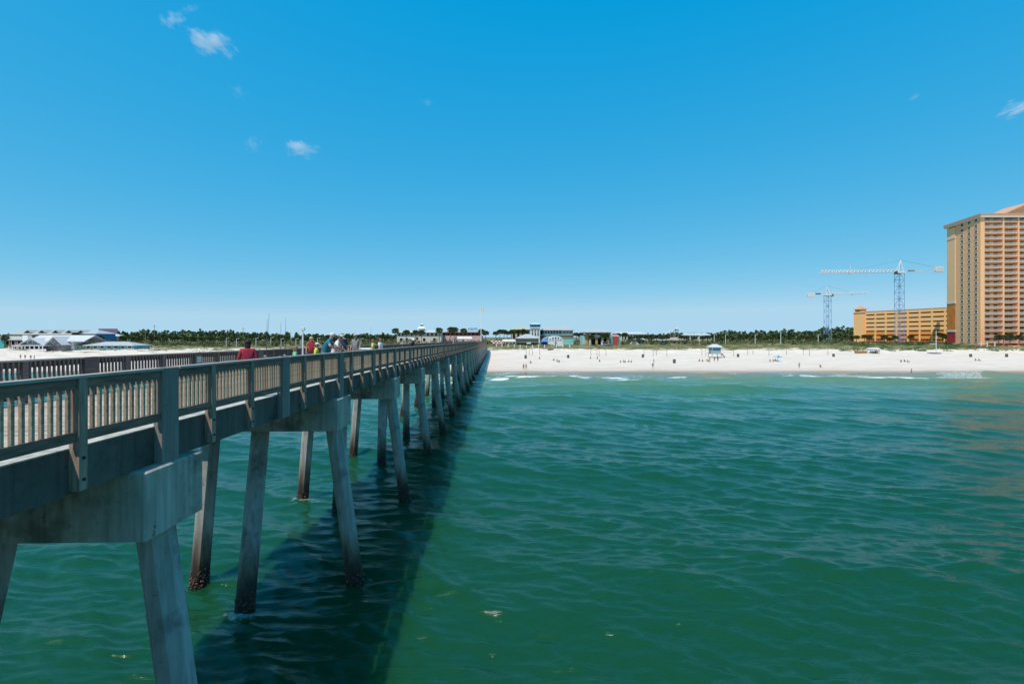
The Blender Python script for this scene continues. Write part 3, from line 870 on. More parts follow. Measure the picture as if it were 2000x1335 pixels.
def dune_grass(name, label, m, n, px0, px1, d0, d1, hmin, seed, zmin=1.7):
    r = np.random.default_rng(seed)
    px = r.uniform(px0, px1, n); d = r.uniform(d0, d1, n)
    x = (px - 1000) * d / FPX; z = ground_z(x, d)
    keep = (z > zmin) & (vnoise(x / 6, d / 4, 77) + 0.5 * vnoise(x / 2, d / 2, 78) > -0.02)
    x, d, z = x[keep], d[keep], z[keep]
    P, F = [], []
    for b in range(5):
        k = len(x); a = r.uniform(0, 2 * PI, k); w = r.uniform(0.05, 0.12, k); h = r.uniform(hmin, hmin * 2.1, k); le = r.normal(0, 0.25, (k, 2))
        ox = x + r.normal(0, 0.2, k); oy = d + r.normal(0, 0.2, k)
        p = np.stack([np.stack([ox - w * np.cos(a), oy - w * np.sin(a), z - 0.1], 1), np.stack([ox + w * np.cos(a), oy + w * np.sin(a), z - 0.1], 1),
                      np.stack([ox + le[:, 0], oy + le[:, 1], z + h], 1)], 1).reshape(-1, 3)
        P.append(p)
    P = np.concatenate(P); F = np.arange(len(P)).reshape(-1, 3)
    o = link(bpy.data.objects.new(name, tris_mesh(name, P, F, m)))
    tag(o, label, 'grass', kind='stuff')
dune_grass('dune_grass', 'pale sea oats and grass tufts over the dunes', 'grass_olive', 15000, 60, 1720, 175, 275, 0.32, 3, 2.7)
dune_grass('dune_grass', 'brighter green grass on the dunes before the tall hotel', 'grass_green', 9000, 1640, 2100, 228, 276, 0.35, 4, 2.2)

def make_palm(h, seed):
    r = random.Random(seed)
    root = bpy.data.objects.new('palm_tree', None); COL.objects.link(root)
    t = MB(); lean = r.uniform(-0.35, 0.35)
    pts = [(lean * (s ** 2), 0.12 * math.sin(s * 3), h * s) for s in (0, 0.25, 0.5, 0.75, 1.0)]
    for i in range(4):
        t.cyl((pts[i][0], pts[i][1], pts[i][2] - (0.5 if i == 0 else 0)), pts[i + 1], 0.19 - 0.012 * i, 0.178 - 0.012 * i, 7)
    t.build('trunk', 'bark_palm', root, loc=(0, 0, 0), smooth=True)
    c = MB(); top = Vector(pts[-1])
    for i in range(52):
        a = i * 2.399 + r.uniform(-0.2, 0.2)
        u = i / 51
        el = math.radians(82 - 112 * u + r.uniform(-9, 9))
        L = r.uniform(1.7, 2.3) * (0.8 + 0.3 * math.sin(u * PI))
        c.cm = 1 if u > 0.86 else 0
        d = Vector((math.cos(a) * math.cos(el), math.sin(a) * math.cos(el), math.sin(el)))
        side = Vector((-math.sin(a), math.cos(a), 0))
        stem = top + d * L * 0.42
        c.add([top, top + side * 0.03, stem + side * 0.02, stem], [(0, 1, 2, 3)])
        # fan leaf of separate fingers that droop at their tips
        for f in range(7):
            s = (f - 3) / 3
            fd = (d * math.cos(s * 1.15) + side * math.sin(s * 1.15)).normalized()
            m = stem + fd * L * 0.36
            tip = stem + fd * L * 0.66 + Vector((0, 0, -0.20 * L))
            wv = fd.cross(d.cross(side)).normalized() * 0.12
            c.add([stem, m + wv, tip, m - wv], [(0, 1, 2), (0, 2, 3)])
    c.build('crown', ['palm_leaf', 'palm_dry'], root, loc=(0, 0, 0))
    return root

PALMS = [make_palm(h, 60 + i) for i, h in enumerate((4.2, 5.4, 6.4))]
used_palm = set()
def palm(px, py_top, d, label, group):
    x = PX(px, d); zg = gz(x, d); zt = PZ(py_top, d)
    h = max(2.5, zt - zg - 1.0)
    i = min(range(3), key=lambda k: abs((4.2, 5.4, 6.4)[k] - h))
    if i not in used_palm:
        o = PALMS[i]; used_palm.add(i)
    else:
        o = copy_tree(PALMS[i])
    s = h / (4.2, 5.4, 6.4)[i]
    o.location = (x, d, zg - 0.1); o.rotation_euler = (0, 0, random.uniform(0, 6.28)); o.scale = (1.0 + 0.2 * (s - 1), 1.0 + 0.2 * (s - 1), s)
    tag(o, label, 'palm', group)
rp = random.Random(4)
for px, py in ((772, 643), (793, 646), (812, 646), (824, 646), (858, 642), (880, 641), (888, 641), (906, 643), (940, 644), (948, 647)):
    palm(px, py, rp.uniform(258, 266), 'fan palm in front of the long white roofed building by the pier head', 'palms at the pier head')
for px, py in ((969, 648), (976, 645), (984, 645), (991, 647), (998, 646), (1004, 645), (1013, 645), (1022, 644), (1029, 648)):
    palm(px, py, rp.uniform(292, 302), 'bushy fan palm in the cluster behind the white canopy and pavilion', 'palms behind the pavilion')
for px, py in ((1057, 656), (1126, 650), (1134, 651), (1141, 654)):
    palm(px, py, rp.uniform(286, 290), 'fan palm beside the lookout tower hall', 'palms beside the hall')
for px, py in ((1155, 655), (1179, 652), (1186, 651)):
    palm(px, py, 258, 'fan palm in front of the hip roofed plaza building', 'palms before the plaza building')
for px, py in ((1208, 651), (1220, 651), (1232, 657), (1243, 655), (1249, 655), (1262, 655), (1272, 655), (1282, 655), (1294, 656), (1302, 655), (1331, 655), (1340, 656)):
    palm(px, py, rp.uniform(268, 290), 'fan palm beside the low shops right of the plaza building', 'palms beside the low shops')
for px in range(1356, 1640, 13):
    palm(px + rp.uniform(-4, 4), 654.5 + rp.uniform(-1.5, 3), rp.uniform(285, 318), 'fan palm in the long row in front of the pine wood', 'palms along the pine wood')
for px in range(1642, 1700, 11):
    palm(px + rp.uniform(-3, 3), 655 + rp.uniform(-1, 2), rp.uniform(280, 300), 'pale fan palm in the clump at the left end of the parking garage', 'palms at the garage end')
for px, py in ((1727, 655), (1738, 659), (1748, 656), (1779, 655), (1834, 650), (1841, 652), (1846, 655)):
    palm(px, py, rp.uniform(282, 292), 'fan palm against the orange parking garage wall', 'palms before the garage')
for px, py in ((1951, 655), (1960, 655), (1973, 654), (1990, 655), (2011, 655), (2040, 656)):
    palm(px, py, 251, 'fan palm at the foot of the balcony front of the hotel', 'palms at the hotel')
for px in list(range(236, 480, 14)) + list(range(488, 770, 15)):
    palm(px + rp.uniform(-5, 5), 655 + rp.uniform(-1.5, 3.5), rp.uniform(270, 310), 'fan palm in the scrub behind the dunes left of the pier', 'palms left of the pier')
for px, py in ((150, 651), (157, 653), (10, 657), (196, 655), (240, 657)):
    palm(px, py, 262, 'fan palm between the beach houses', 'palms between the beach houses')

# ------------------------------------------------------------------ building kit
def bld(name, px, d, label, cat='building', group=None):
    x = PX(px, d)
    return empty(name, (x, d, gz(x, d)), label, cat, group)
def pbox(par, name, m, px0, px1, py0, py1, d, th, dz0=0.0):
    """box whose front face fills px0..px1, py0 (top)..py1 (foot) at distance d; th deep"""
    z1 = PZ(py0, d); z0 = PZ(py1, d) if py1 is not None else min(gz(PX(px0, d), d), gz(PX(px1, d), d)) - 1.0
    return MB().box(PX(px0, d), PX(px1, d), d, d + th, z0, z1).build(name, m, par)
def window(par, px0, px1, py0, py1, d, glass='dark_glass', frame='white_paint'):
    """pane set back in a frame that stands proud of the wall at d"""
    x0, x1, z1, z0 = PX(px0, d), PX(px1, d), PZ(py0, d), PZ(py1, d)
    f = MB(); t = 0.14
    f.box(x0 - t, x1 + t, d - 0.10, d - 0.004, z1, z1 + t); f.box(x0 - t, x1 + t, d - 0.16, d - 0.004, z0 - t, z0)
    f.box(x0 - t, x0, d - 0.10, d - 0.004, z0, z1); f.box(x1, x1 + t, d - 0.10, d - 0.004, z0, z1)
    w = f.build('window', frame, par)
    p = MB().box(x0, x1, d - 0.05, d - 0.004, z0, z1).build('pane', glass, w, loc=(0, 0, 0))
    return w
def hiproof(par, m, px0, px1, pye, pyr, d, depth, inset, oh=0.6, th=0.3, name='roof'):
    return MB().hip(PX(px0, d), PX(px1, d), d - oh, d + depth + oh, PZ(pye, d), PZ(pyr, d), inset * (PX(px1, d) - PX(px0, d)), None, th).build(name, m, par)

# ---- left: beach houses
def beach_house():
    d = 232
    b = bld('beach_house', 75, d, 'white beach house with two steep pale gables and a long porch')
    pbox(b, 'wall', 'gray_siding', 24, 128, 674, None, d + 2.2, 12)
    # cross gables
    for a, (l, r_, pye, pyr) in enumerate(((33, 86, 674, 659.5), (86.5, 122, 673, 656.5))):
        x0, x1, ze, zr = PX(l, d), PX(r_, d), PZ(pye, d), PZ(pyr, d)
        MB().gable(x0, x1, d - 0.2, d + 15, ze, zr, 0.35).build('roof', 'white_roof', b)
        MB().add([(x0 + 0.5, d + 1.2, ze - 0.4), (x1 - 0.5, d + 1.2, ze - 0.4), ((x0 + x1) / 2, d + 1.2, zr - 0.5),
                  (x0 + 0.5, d + 1.6, ze - 0.4), (x1 - 0.5, d + 1.6, ze - 0.4), ((x0 + x1) / 2, d + 1.6, zr - 0.5)],
                 [(0, 1, 2), (5, 4, 3), (0, 3, 4, 1), (1, 4, 5, 2), (2, 5, 3, 0)]).build('gable_wall', 'gray_siding', b)
    MB().gable(PX(36, d), PX(150, d), d + 4, d + 17, PZ(666, d), PZ(654, d), 0.35, 'x').build('roof', 'white_roof', b)
    for k in range(3):
        window(b, 55 + k * 3.2, 57.6 + k * 3.2, 665, 671, d + 1.2, 'pale_glass')
    window(b, 101.5, 106.5, 665, 668.5, d + 1.2, 'pale_glass')
    c = pbox(b, 'chimney', 'white_paint', 43.5, 54, 654.5, 666, d + 3, 2)
    # arched collar under the first gable
    ar = MB()
    for i in range(10):
        t0, t1 = PI * i / 10, PI * (i + 1) / 10
        xm, zm = PX(59.5, d), PZ(671, d); R = 2.6; H = 1.9
        ar.bar((xm + R * math.cos(t0), d + 1.05, zm + H * math.sin(t0)), (xm + R * math.cos(t1), d + 1.05, zm + H * math.sin(t1)), 0.25)
    ar.build('arch_trim', 'white_paint', b)
    pbox(b, 'porch_roof', 'white_roof', 22, 87, 673.5, 675.5, d - 2.2, 4)
    pbox(b, 'porch_rail', 'white_paint', 25, 90, 681.5, 684.5, d - 2.0, 0.12)
    for px in (26, 33, 42, 51, 57, 66, 75, 84, 91):
        MB().box(PX(px, d) - 0.16, PX(px, d) + 0.16, d - 2.1, d - 1.8, PZ(690, d), PZ(675.5, d)).build('porch_post', 'white_paint', b)
    for px in (29, 37, 46, 61, 71):
        window(b, px, px + 4, 677, 681, d + 2.2)
    pbox(b, 'wing_wall', 'white_paint', 122, 143, 664, None, d + 5, 8)
    hiproof(b, 'white_roof', 119, 146, 664.5, 658, d + 5, 8, 0.2)
    window(b, 126, 130, 666.5, 670, d + 5); window(b, 134, 138, 666.5, 670, d + 5)
beach_house()

def dormer_block():
    d = 330
    b = bld('apartment_block', 105, d, 'long gray roofed apartment block with a row of dormers and a blue end wall')
    pbox(b, 'wall', 'beige_wall', 24, 160, 652.5, None, d, 14)
    pbox(b, 'end_wall', 'blue_wall', 160, 188, 651, None, d - 2, 16)
    MB().gable(PX(22, d), PX(164, d), d - 1.5, d + 15.5, PZ(652.5, d), PZ(645.5, d), 0.4, 'x').build('roof', 'gray_roof', b)
    hiproof(b, 'metal_roof', 156, 190, 651.3, 644, d - 2, 16, 0.45, 0.8)
    for px in (52, 80, 107, 133, 156):
        x = PX(px, d); z = PZ(649, d)
        m = MB().box(x - 1.9, x + 1.9, d + 1, d + 8, PZ(652, d), z)
        dm = m.build('dormer', 'beige_wall', b)
        MB().gable(x - 2.6, x + 2.6, d + 0.4, d + 8, z, PZ(644, d), 0.3).build('dormer_roof', 'gray_roof', dm, loc=(0, 0, 0))
        MB().box(x - 1.1, x + 1.1, d + 0.93, d + 0.998, PZ(651.5, d), PZ(649.3, d)).build('pane', 'dark_glass', dm, loc=(0, 0, 0))
    for px in range(30, 158, 7):
        window(b, px, px + 3.4, 654.4, 658, d)
    for px in (164, 171, 179):
        for py in (655, 661.5):
            window(b, px, px + 3, py, py + 3, d - 2, frame='blue_wall')
dormer_block()

def low_house(name, label, px0, px1, pyr, pye, pyb, d, wm, rm, depth=10, inset=0.28, wins=8):
    b = bld(name, (px0 + px1) / 2, d, label)
    pbox(b, 'wall', wm, px0 + 1.5, px1 - 1.5, pye + 0.2, None, d, depth)
    hiproof(b, rm, px0, px1, pye, pyr, d, depth, inset)
    w = (px1 - px0 - 6) / wins
    for i in range(wins):
        window(b, px0 + 3.5 + i * w + w * 0.2, px0 + 3.5 + i * w + w * 0.75, pye + 1.8, pyb - 2.2, d)
    return b
b = low_house('low_house', 'low green walled house with a brown hipped roof behind the dune', 94, 166, 668, 675, 682, 238, 'green_wall', 'tan_roof', wins=9)
b = low_house('low_house', 'low teal walled house with a wide pale hipped roof', 163, 263, 667, 674, 682, 236, 'teal_wall', 'metal_roof', wins=7)
b = low_house('low_house', 'red and teal house with a pale flat hipped roof beside the white beach house', -40, 46, 656, 663, 676, 262, 'rust_wall', 'gray_roof', wins=7)
pbox(b, 'corner_wall', 'teal_wall', -30, 8, 663.4, None, 261.4, 0.5)
b = low_house('low_house', 'small white roofed house under the billboard', 192, 230, 652, 657, 664, 345, 'cream_wall', 'white_roof', wins=4)
b = low_house('low_house', 'long pale low house at the far edge of the dunes', -190, -48, 660, 668, 682, 240, 'cream_wall', 'metal_roof', wins=10)

bb = bld('billboard', 210, 395, 'mauve billboard on two posts above the pine trees', 'billboard')
pbox(bb, 'panel', 'sign_mauve', 192, 229, 641.5, 651.5, 395, 0.4)
for px in (198, 222):
    pbox(bb, 'post', 'steel_gray', px, px + 1.4, 651, None, 395.5, 0.5)
pbox(bb, 'catwalk', 'steel_gray', 191.5, 229.5, 651.6, 652.1, 394, 1.2)

def utility_pole(px, py, d, label, arm=True, m='weathered_pole', group='utility poles', lamp=False):
    x = PX(px, d); z = gz(x, d)
    b = empty('utility_pole' if not lamp else 'street_lamp', (x, d, z), label, 'pole' if not lamp else 'lamp', group)
    zt = PZ(py, d)
    MB().cyl((x, d, z - 0.5), (x, d, zt), 0.19, 0.11, 8).build('shaft', m, b)
    if arm:
        MB().bar((x - 1.2, d, zt - 0.9), (x + 1.2, d, zt - 0.9), 0.14).build('crossarm', m, b)
    if lamp:
        MB().bar((x, d, zt - 0.1), (x + 1.0, d, zt + 0.05), 0.1).build('arm', m, b)
        MB().bev(x + 0.8, x + 1.6, d - 0.15, d + 0.15, zt - 0.05, zt + 0.12, 0.03).build('lamp_head', 'white_metal', b)
for px, py in ((302, 634), (475, 639), (284, 646), (316, 646)):
    utility_pole(px, py, 300, 'wooden utility pole with a crossarm against the pine wood', True)
for px, py in ((442, 660), (462, 661), (500, 660), (529, 659), (549, 661), (578, 661), (588, 662), (620, 660), (705, 661)):
    utility_pole(px, py, 268, 'short pale lamp post among the palms left of the pier', False, 'white_metal', 'short lamp posts', True)
for px, py in ((1475, 653), (1525, 640), (1598, 653), (1395, 653), (1417, 653), (1366, 655)):
    utility_pole(px, py, 275, 'pale lamp post rising in front of the pine wood', False, 'white_metal', 'lamp posts by the pine wood', True)

# ---- pier head, left of the pier's end
def long_hall():
    d = 285
    b = bld('long_hall', 820, d, 'long cream hall with a pale low roof and a white domed lantern')
    pbox(b, 'wall', 'cream_wall', 775, 862, 648, None, d, 18)
    hiproof(b, 'white_roof', 773, 864, 648.5, 644, d, 18, 0.16, 1.0)
    for px in (778, 785, 802, 819, 834, 842, 850):
        window(b, px, px + 3.6, 650.5, 655.5, d)
    for px in (781, 792, 806, 826, 846):
        window(b, px, px + 5, 660, 666, d)
    z = PZ(645, d); x = PX(819.5, d)
    dr = MB().cyl((x, d + 7, z - 0.6), (x, d + 7, PZ(641, d)), 1.9, 1.9, 8).build('lantern', 'aqua_wall', b)
    MB().cyl((x, d + 7, PZ(641, d)), (x, d + 7, PZ(636.5, d)), 2.9, 1.5, 12).build('lantern_roof', 'white_paint', dr, loc=(0, 0, 0))
    MB().cyl((x, d + 7, PZ(636.5, d)), (x, d + 7, PZ(633, d)), 1.15, 1.0, 8).build('lantern_top', 'white_paint', dr, loc=(0, 0, 0))
    MB().box(x - 0.7, x + 0.7, d + 5.70, d + 5.95, PZ(635.8, d), PZ(633.6, d)).build('lantern_window', 'dark_glass', dr, loc=(0, 0, 0))
    MB().cyl((x, d + 7, PZ(633, d)), (x, d + 7, PZ(631.2, d)), 1.2, 0.2, 8).build('lantern_cap', 'white_paint', dr, loc=(0, 0, 0))
long_hall()
def red_hall():
    d = 292
    b = bld('red_hall', 900, d, 'red brown hall with a pale roof and blue letters on top')
    pbox(b, 'wall', 'rust_wall', 862, 938, 648, 656, d, 16)
    pbox(b, 'lower_wall', 'pink_wall', 860, 940, 655.5, None, d - 0.6, 17)
    hiproof(b, 'metal_roof', 862, 940, 648, 645, d, 16, 0.1, 1.0)
    for px in range(866, 934, 8):
        window(b, px, px + 4.2, 650.2, 654, d, frame='rust_wall')
    # blue roof letters, too small to read
    for i, (a, w) in enumerate(((915, 3), (919.3, 2.6), (923, 2.8), (927, 5.5))):
        x0, x1, z0, z1 = PX(a, d), PX(a + w, d), PZ(644.8, d), PZ(640.2, d)
        m = MB().box(x0, x0 + 0.28, d - 0.3, d - 0.1, z0, z1); zm = (z0 + z1) / 2
        m.box(x0 + 0.28, x1, d - 0.3, d - 0.1, z1 - 0.28, z1); m.box(x0 + 0.28, x1, d - 0.3, d - 0.1, zm - 0.14, zm + 0.14)
        if i % 2: m.box(x1 - 0.28, x1, d - 0.3, d - 0.1, z0, zm - 0.14)
        m.build('roof_letter', 'sign_blue', b)
    pbox(b, 'letter_rail', 'steel_gray', 914, 933, 644.8, 645.3, d - 0.3, 0.25)
red_hall()
def canopy(px0, px1, py0, py1, d, label, m='white_roof', posts=4, depth=6, pm='white_paint'):
    b = bld('canopy', (px0 + px1) / 2, d, label, 'canopy')
    x0, x1 = PX(px0, d), PX(px1, d)
    MB().hip(x0, x1, d, d + depth, PZ(py1, d), PZ(py0, d), 0.6, 0.8, 0.25).build('canopy_roof', m, b)
    for i in range(posts):
        x = x0 + 0.3 + (x1 - x0 - 0.6) * i / (posts - 1)
        for y in (d + 0.3, d + depth - 0.3):
            MB().box(x - 0.1, x + 0.1, y - 0.1, y + 0.1, gz(x, y) - 0.4, PZ(py1, d) - 0.25).build('canopy_post', pm, b)
canopy(889, 923, 657, 661, 262, 'long white canopy on posts before the red brown hall', depth=5)
canopy(796, 812, 659.5, 664, 262, 'small cream canopy before the long hall', 'cream_wall', 3)

# ---- right of the pier: lookout tower, hall, pavilion, plaza building
def lookout():
    d = 285
    b = bld('lookout_tower', 1046, d, 'white square lookout tower with arched windows and a blue glazed top room')
    pbox(b, 'shaft', 'white_paint', 1037, 1054.5, 640.5, None, d, 5.4)
    pbox(b, 'top_room', 'blue_wall', 1036, 1055.5, 633.5, 639.5, d - 0.25, 5.9)
    for px in (1038.5, 1044, 1049.5):
        window(b, px, px + 3, 634.4, 637.2, d - 0.25, 'dark_glass', 'aqua_wall')
        for py, h in ((644.5, 3.6), (650, 4.5)):
            w = window(b, px, px + 2.8, py + 1, py + h, d, 'dark_glass')
            x, z, r_ = PX(px + 1.4, d), PZ(py + 1, d), 0.43
            m = MB(); P = [(x, d - 0.05, z)] + [(x + r_ * math.cos(PI * i / 8), d - 0.05, z + r_ * 1.3 * math.sin(PI * i / 8)) for i in range(9)]
            m.add(P + [(a, d - 0.004, c) for a, _, c in P], [tuple(range(10)), tuple(range(19, 9, -1))] + [(i, (i + 1) % 10, 10 + (i + 1) % 10, 10 + i) for i in range(10)])
            m.build('arch_pane', 'dark_glass', w, loc=(0, 0, 0))
    for py, e in ((640.2, 0.35), (639.4, 0.2)):
        MB().box(PX(1036, d) - e, PX(1055.5, d) + e, d - 0.25 - e, d + 5.65 + e, PZ(py, d) - 0.02, PZ(py, d) + 0.2).build('ledge', 'white_paint', b)
    MB().hip(PX(1033.5, d), PX(1058, d), d - 1.0, d + 6.5, PZ(633, d), PZ(630.2, d), 2.4, 2.4, 0.2).build('roof', 'aqua_wall', b)
lookout()
def glass_hall():
    d = 288
    b = bld('glazed_hall', 1090, d, 'two storey hall with a pale metal roof and white columns beside the lookout tower')
    pbox(b, 'wall', 'shade_dark', 1056, 1098, 644, 653, d + 2.4, 12)
    pbox(b, 'lower_wall', 'aqua_wall', 1056, 1120, 653, None, d, 14)
    pbox(b, 'end_wall', 'pink_wall', 1097, 1119, 645, 653.1, d + 0.1, 13)
    hiproof(b, 'metal_roof', 1057, 1122, 644.2, 637, d, 15, 0.13, 1.2)
    for i in range(7):
        x = PX(1063 + i * 5.6, d)
        MB().cyl((x, d + 0.5, PZ(653, d)), (x, d + 0.5, PZ(644.5, d)), 0.22, 0.22, 8).build('column', 'white_paint', b)
    for i in range(6):
        x0, x1 = PX(1064 + i * 5.6, d), PX(1067.4 + i * 5.6, d)
        MB().box(x0, x1, d + 2.25, d + 2.39, PZ(652, d), PZ(646, d)).build('pane', 'pale_glass', b)
    pbox(b, 'terrace_rail', 'white_metal', 1060, 1120, 651.2, 652.0, d - 0.25, 0.1)
    pbox(b, 'terrace_floor', 'aqua_wall', 1060, 1121, 653, 654.2, d - 0.8, 0.79)
    for px in (1101, 1107.5, 1114):
        window(b, px, px + 3, 647.5, 650, d + 0.1)
    pbox(b, 'orange_band', 'garage_orange', 1098, 1118, 657, 660, d - 0.25, 0.24)
glass_hall()
b = low_house('low_hall', 'hall with an olive hipped roof behind the palms beside the lookout tower', 996, 1037, 636, 643, 664, 305, 'beige_wall', 'olive_roof', depth=16, wins=4)
def pavilion():
    d = 262
    b = bld('open_pavilion', 1031, d, 'open beach pavilion with a big gray and tan hipped roof')
    MB().hip(PX(1006, d), PX(1055, d), d - 0.5, d + 12, PZ(660.0, d), PZ(652, d), 5.6, 5.2, 0.3).build('roof', 'metal_roof', b)
    pbox(b, 'gable_board', 'tan_roof', 1009, 1052, 660.5, 669, d + 0.3, 0.4)
    for px in (1009.5, 1016, 1024, 1031, 1038, 1045, 1051.5):
        x = PX(px, d)
        MB().box(x - 0.16, x + 0.16, d + 0.8, d + 1.1, gz(x, d) - 0.5, PZ(660.5, d)).build('post', 'weathered_pole', b)
    pbox(b, 'bar_counter', 'rust_wall', 1012, 1050, 672, None, d + 4, 3)
    pbox(b, 'shade_back_wall', 'shade_dark', 1009, 1052, 661, None, d + 10.5, 0.4)  # dark sheet painted as the shade beneath the pavilion roof
    pbox(b, 'sign_board', 'white_paint', 1028.5, 1037, 668.2, 671.2, d - 0.2, 0.2)
pavilion()
canopy(980, 1008, 662.5, 666.5, 258, 'white hipped canopy beside the open pavilion', 'white_roof', 5)
def umbrella(px, py, d, label, m, m2=None, group=None, R=1.6):
    x = PX(px, d); z = gz(x, d); b = empty('parasol', (x, d, z), label, 'parasol', group)
    zt = PZ(py, d)
    MB().cyl((x, d, z - 0.2), (x, d, zt), 0.05, 0.05, 6).build('pole', 'white_metal', b)
    mb = MB(); n = 8; zr = zt - R * 0.38
    for i in range(n):
        a0, a1 = 2 * PI * i / n, 2 * PI * (i + 1) / n
        mb.cm = i % 2 if m2 else 0
        p0 = (x + R * math.cos(a0), d + R * math.sin(a0), zr); p1 = (x + R * math.cos(a1), d + R * math.sin(a1), zr)
        q0 = (p0[0], p0[1], zr - 0.22); q1 = (p1[0], p1[1], zr - 0.22)
        mb.add([(x, d, zt), p0, p1], [(0, 1, 2)]); mb.add([p0, p1, q1, q0], [(0, 1, 2, 3)])
    mb.build('parasol_canopy', [m, m2] if m2 else m, b)
for px in (962.5, 970, 977):
    umbrella(px, 664.5, 256, 'red and white parasol beside the white canopy at the pier end', 'red_paint', 'white_paint', 'red and white parasols', 1.35)
    umbrella(px + 3, 667.5, 252, 'lower red and white parasol in front of the row at the pier end', 'red_paint', 'white_paint', 'lower red and white parasols', 1.2)
umbrella(1114, 662, 258, 'large green parasol beside the white arched front', 'green_canvas', None, None, 2.6)
def arched():
    d = 262
    b = bld('arched_front', 1081, d, 'white building with a curved gable of small dark windows')
    x0, x1, z0, z1 = PX(1070, d), PX(1099, d), gz(PX(1080, d), d) - 0.8, PZ(663, d)
    P = [(x0, z0), (x1, z0), (x1, z1)]
    for i in range(1, 12):
        t = PI * i / 12; P.append(((x0 + x1) / 2 + (x1 - x0) / 2 * math.cos(t), z1 + (PZ(655.5, d) - z1) * math.sin(t)))
    P.append((x0, z1)); n = len(P)
    MB().add([(a, d, c) for a, c in P] + [(a, d + 8, c) for a, c in P], [tuple(range(n)), tuple(range(2 * n - 1, n - 1, -1))] + [(i, (i + 1) % n, n + (i + 1) % n, n + i) for i in range(n)]).build('wall', 'white_paint', b)
    MB().hexa([(PX(1060, d), d + 0.5, PZ(662.3, d)), (PX(1072, d), d + 0.5, PZ(656.5, d)), (PX(1072, d), d + 0.5, PZ(657.5, d)), (PX(1060, d), d + 0.5, PZ(663.3, d))],
              [(PX(1060, d), d + 7, PZ(662.3, d)), (PX(1072, d), d + 7, PZ(656.5, d)), (PX(1072, d), d + 7, PZ(657.5, d)), (PX(1060, d), d + 7, PZ(663.3, d))]).build('side_roof', 'white_roof', b)
    for px, t in ((1073, 660.5), (1078.5, 658.7), (1084, 657.8), (1089, 658.7), (1094, 660.5)):
        window(b, px, px + 2.8, t, 661.3, d); window(b, px, px + 2.8, 662.8, 663.7, d)
    pbox(b, 'door', 'weathered_pole', 1083.8, 1087, 666, 674, d - 0.06, 0.05)
arched()
def tent():
    d = 258; b = bld('beach_tent', 1063, d, 'blue peaked tent beside the white arched front', 'tent')
    x, z = PX(1063, d), gz(PX(1063, d), d)
    zt = PZ(661.5, d); w = 2.0; ze = zt - 1.5
    for sx in (-1, 1):
        for sy in (-1, 1):
            MB().cyl((x + sx * w, d + sy * w, z - 0.3), (x + sx * w, d + sy * w, ze), 0.05, n=6).build('tent_pole', 'white_metal', b)
    MB().add([(x - w - .2, d - w - .2, ze), (x + w + .2, d - w - .2, ze), (x + w + .2, d + w + .2, ze), (x - w - .2, d + w + .2, ze), (x, d, zt)], [(0, 1, 4), (1, 2, 4), (2, 3, 4), (3, 0, 4)]).build('tent_roof', 'blue_canvas', b)
    MB().box(x - w, x + w, d + w - 0.05, d + w, z, ze).build('tent_side', 'blue_canvas', b)
tent()
def plaza():
    d = 268
    b = bld('plaza_building', 1167, d, 'plaza building with a pale hipped roof over tall orange columns')
    hiproof(b, 'metal_roof', 1140, 1195, 648.3, 641.5, d, 15, 0.24, 1.0)
    pbox(b, 'fascia', 'gray_siding', 1142, 1193, 648.6, 651, d + 0.6, 14)
    pbox(b, 'shade_back_wall', 'shade_dark', 1146, 1190, 651, None, d + 9, 0.5)  # wall coloured near black for the shade behind the columns
    for i, px in enumerate((1144, 1150, 1163, 1175, 1185)):
        pbox(b, 'column', 'ochre_wall' if i % 2 == 0 else 'beige_wall', px, px + 4.2, 651, None, d + 0.8, 1.4)
    pbox(b, 'side_wall', 'aqua_wall', 1137.5, 1145, 655, None, d + 2, 10)
    pbox(b, 'side_wall', 'ochre_wall', 1143, 1151, 652, None, d + 3, 1.0)
    pbox(b, 'side_wall', 'aqua_wall', 1188.5, 1197, 660, None, d + 2, 9)
    pbox(b, 'sign_board', 'plate', 1161, 1172, 653.5, 659, d + 0.4, 0.25)
    for px in (1154, 1168, 1180):
        window(b, px, px + 4, 661, 668, d + 9)
plaza()
def red_kiosk():
    d = 262
    b = bld('kiosk', 1202, d, 'narrow red kiosk between teal posts beside the plaza building', 'kiosk')
    pbox(b, 'wall', 'red_paint', 1196.5, 1207, 656.5, None, d, 3)
    pbox(b, 'top_band', 'white_paint', 1195.5, 1208.5, 654.3, 656.4, d - 0.1, 3.2)
    pbox(b, 'roof', 'red_paint', 1198, 1206, 651, 654.2, d + 0.2, 2.6)
    for px in (1194, 1208.5):
        pbox(b, 'post', 'teal_wall', px, px + 2.4, 655, None, d - 0.2, 0.7)
red_kiosk()
def van(px, py, d, label):
    x = PX(px, d); z = gz(x, d)
    b = empty('parked_van', (x, d, z), label, 'van')
    m = MB(); P = [(-2.4, 0.4), (2.3, 0.4), (2.4, 1.0), (1.6, 1.15), (1.0, 2.0), (-2.4, 2.05)]
    n = len(P); m.add([(x + a, d - 0.9, z + c) for a, c in P] + [(x + a, d + 0.9, z + c) for a, c in P], [tuple(range(n)), tuple(range(2 * n - 1, n - 1, -1))] + [(i, (i + 1) % n, n + (i + 1) % n, n + i) for i in range(n)])
    m.build('body', 'white_paint', b)
    for a in (-1.5, 1.5):
        for y in (-0.85, 0.85):
            MB().cyl((x + a, d + y - 0.1, z + 0.36), (x + a, d + y + 0.1, z + 0.36), 0.36, n=12).build('wheel', 'line_dark', b)
    MB().box(x - 2.0, x + 0.8, d - 0.93, d - 0.902, z + 1.2, z + 1.8).build('side_window', 'dark_glass', b)
van(1183, 671, 259, 'white van parked before the plaza building')
van(1240, 669, 268, 'white van parked beside the low shops')
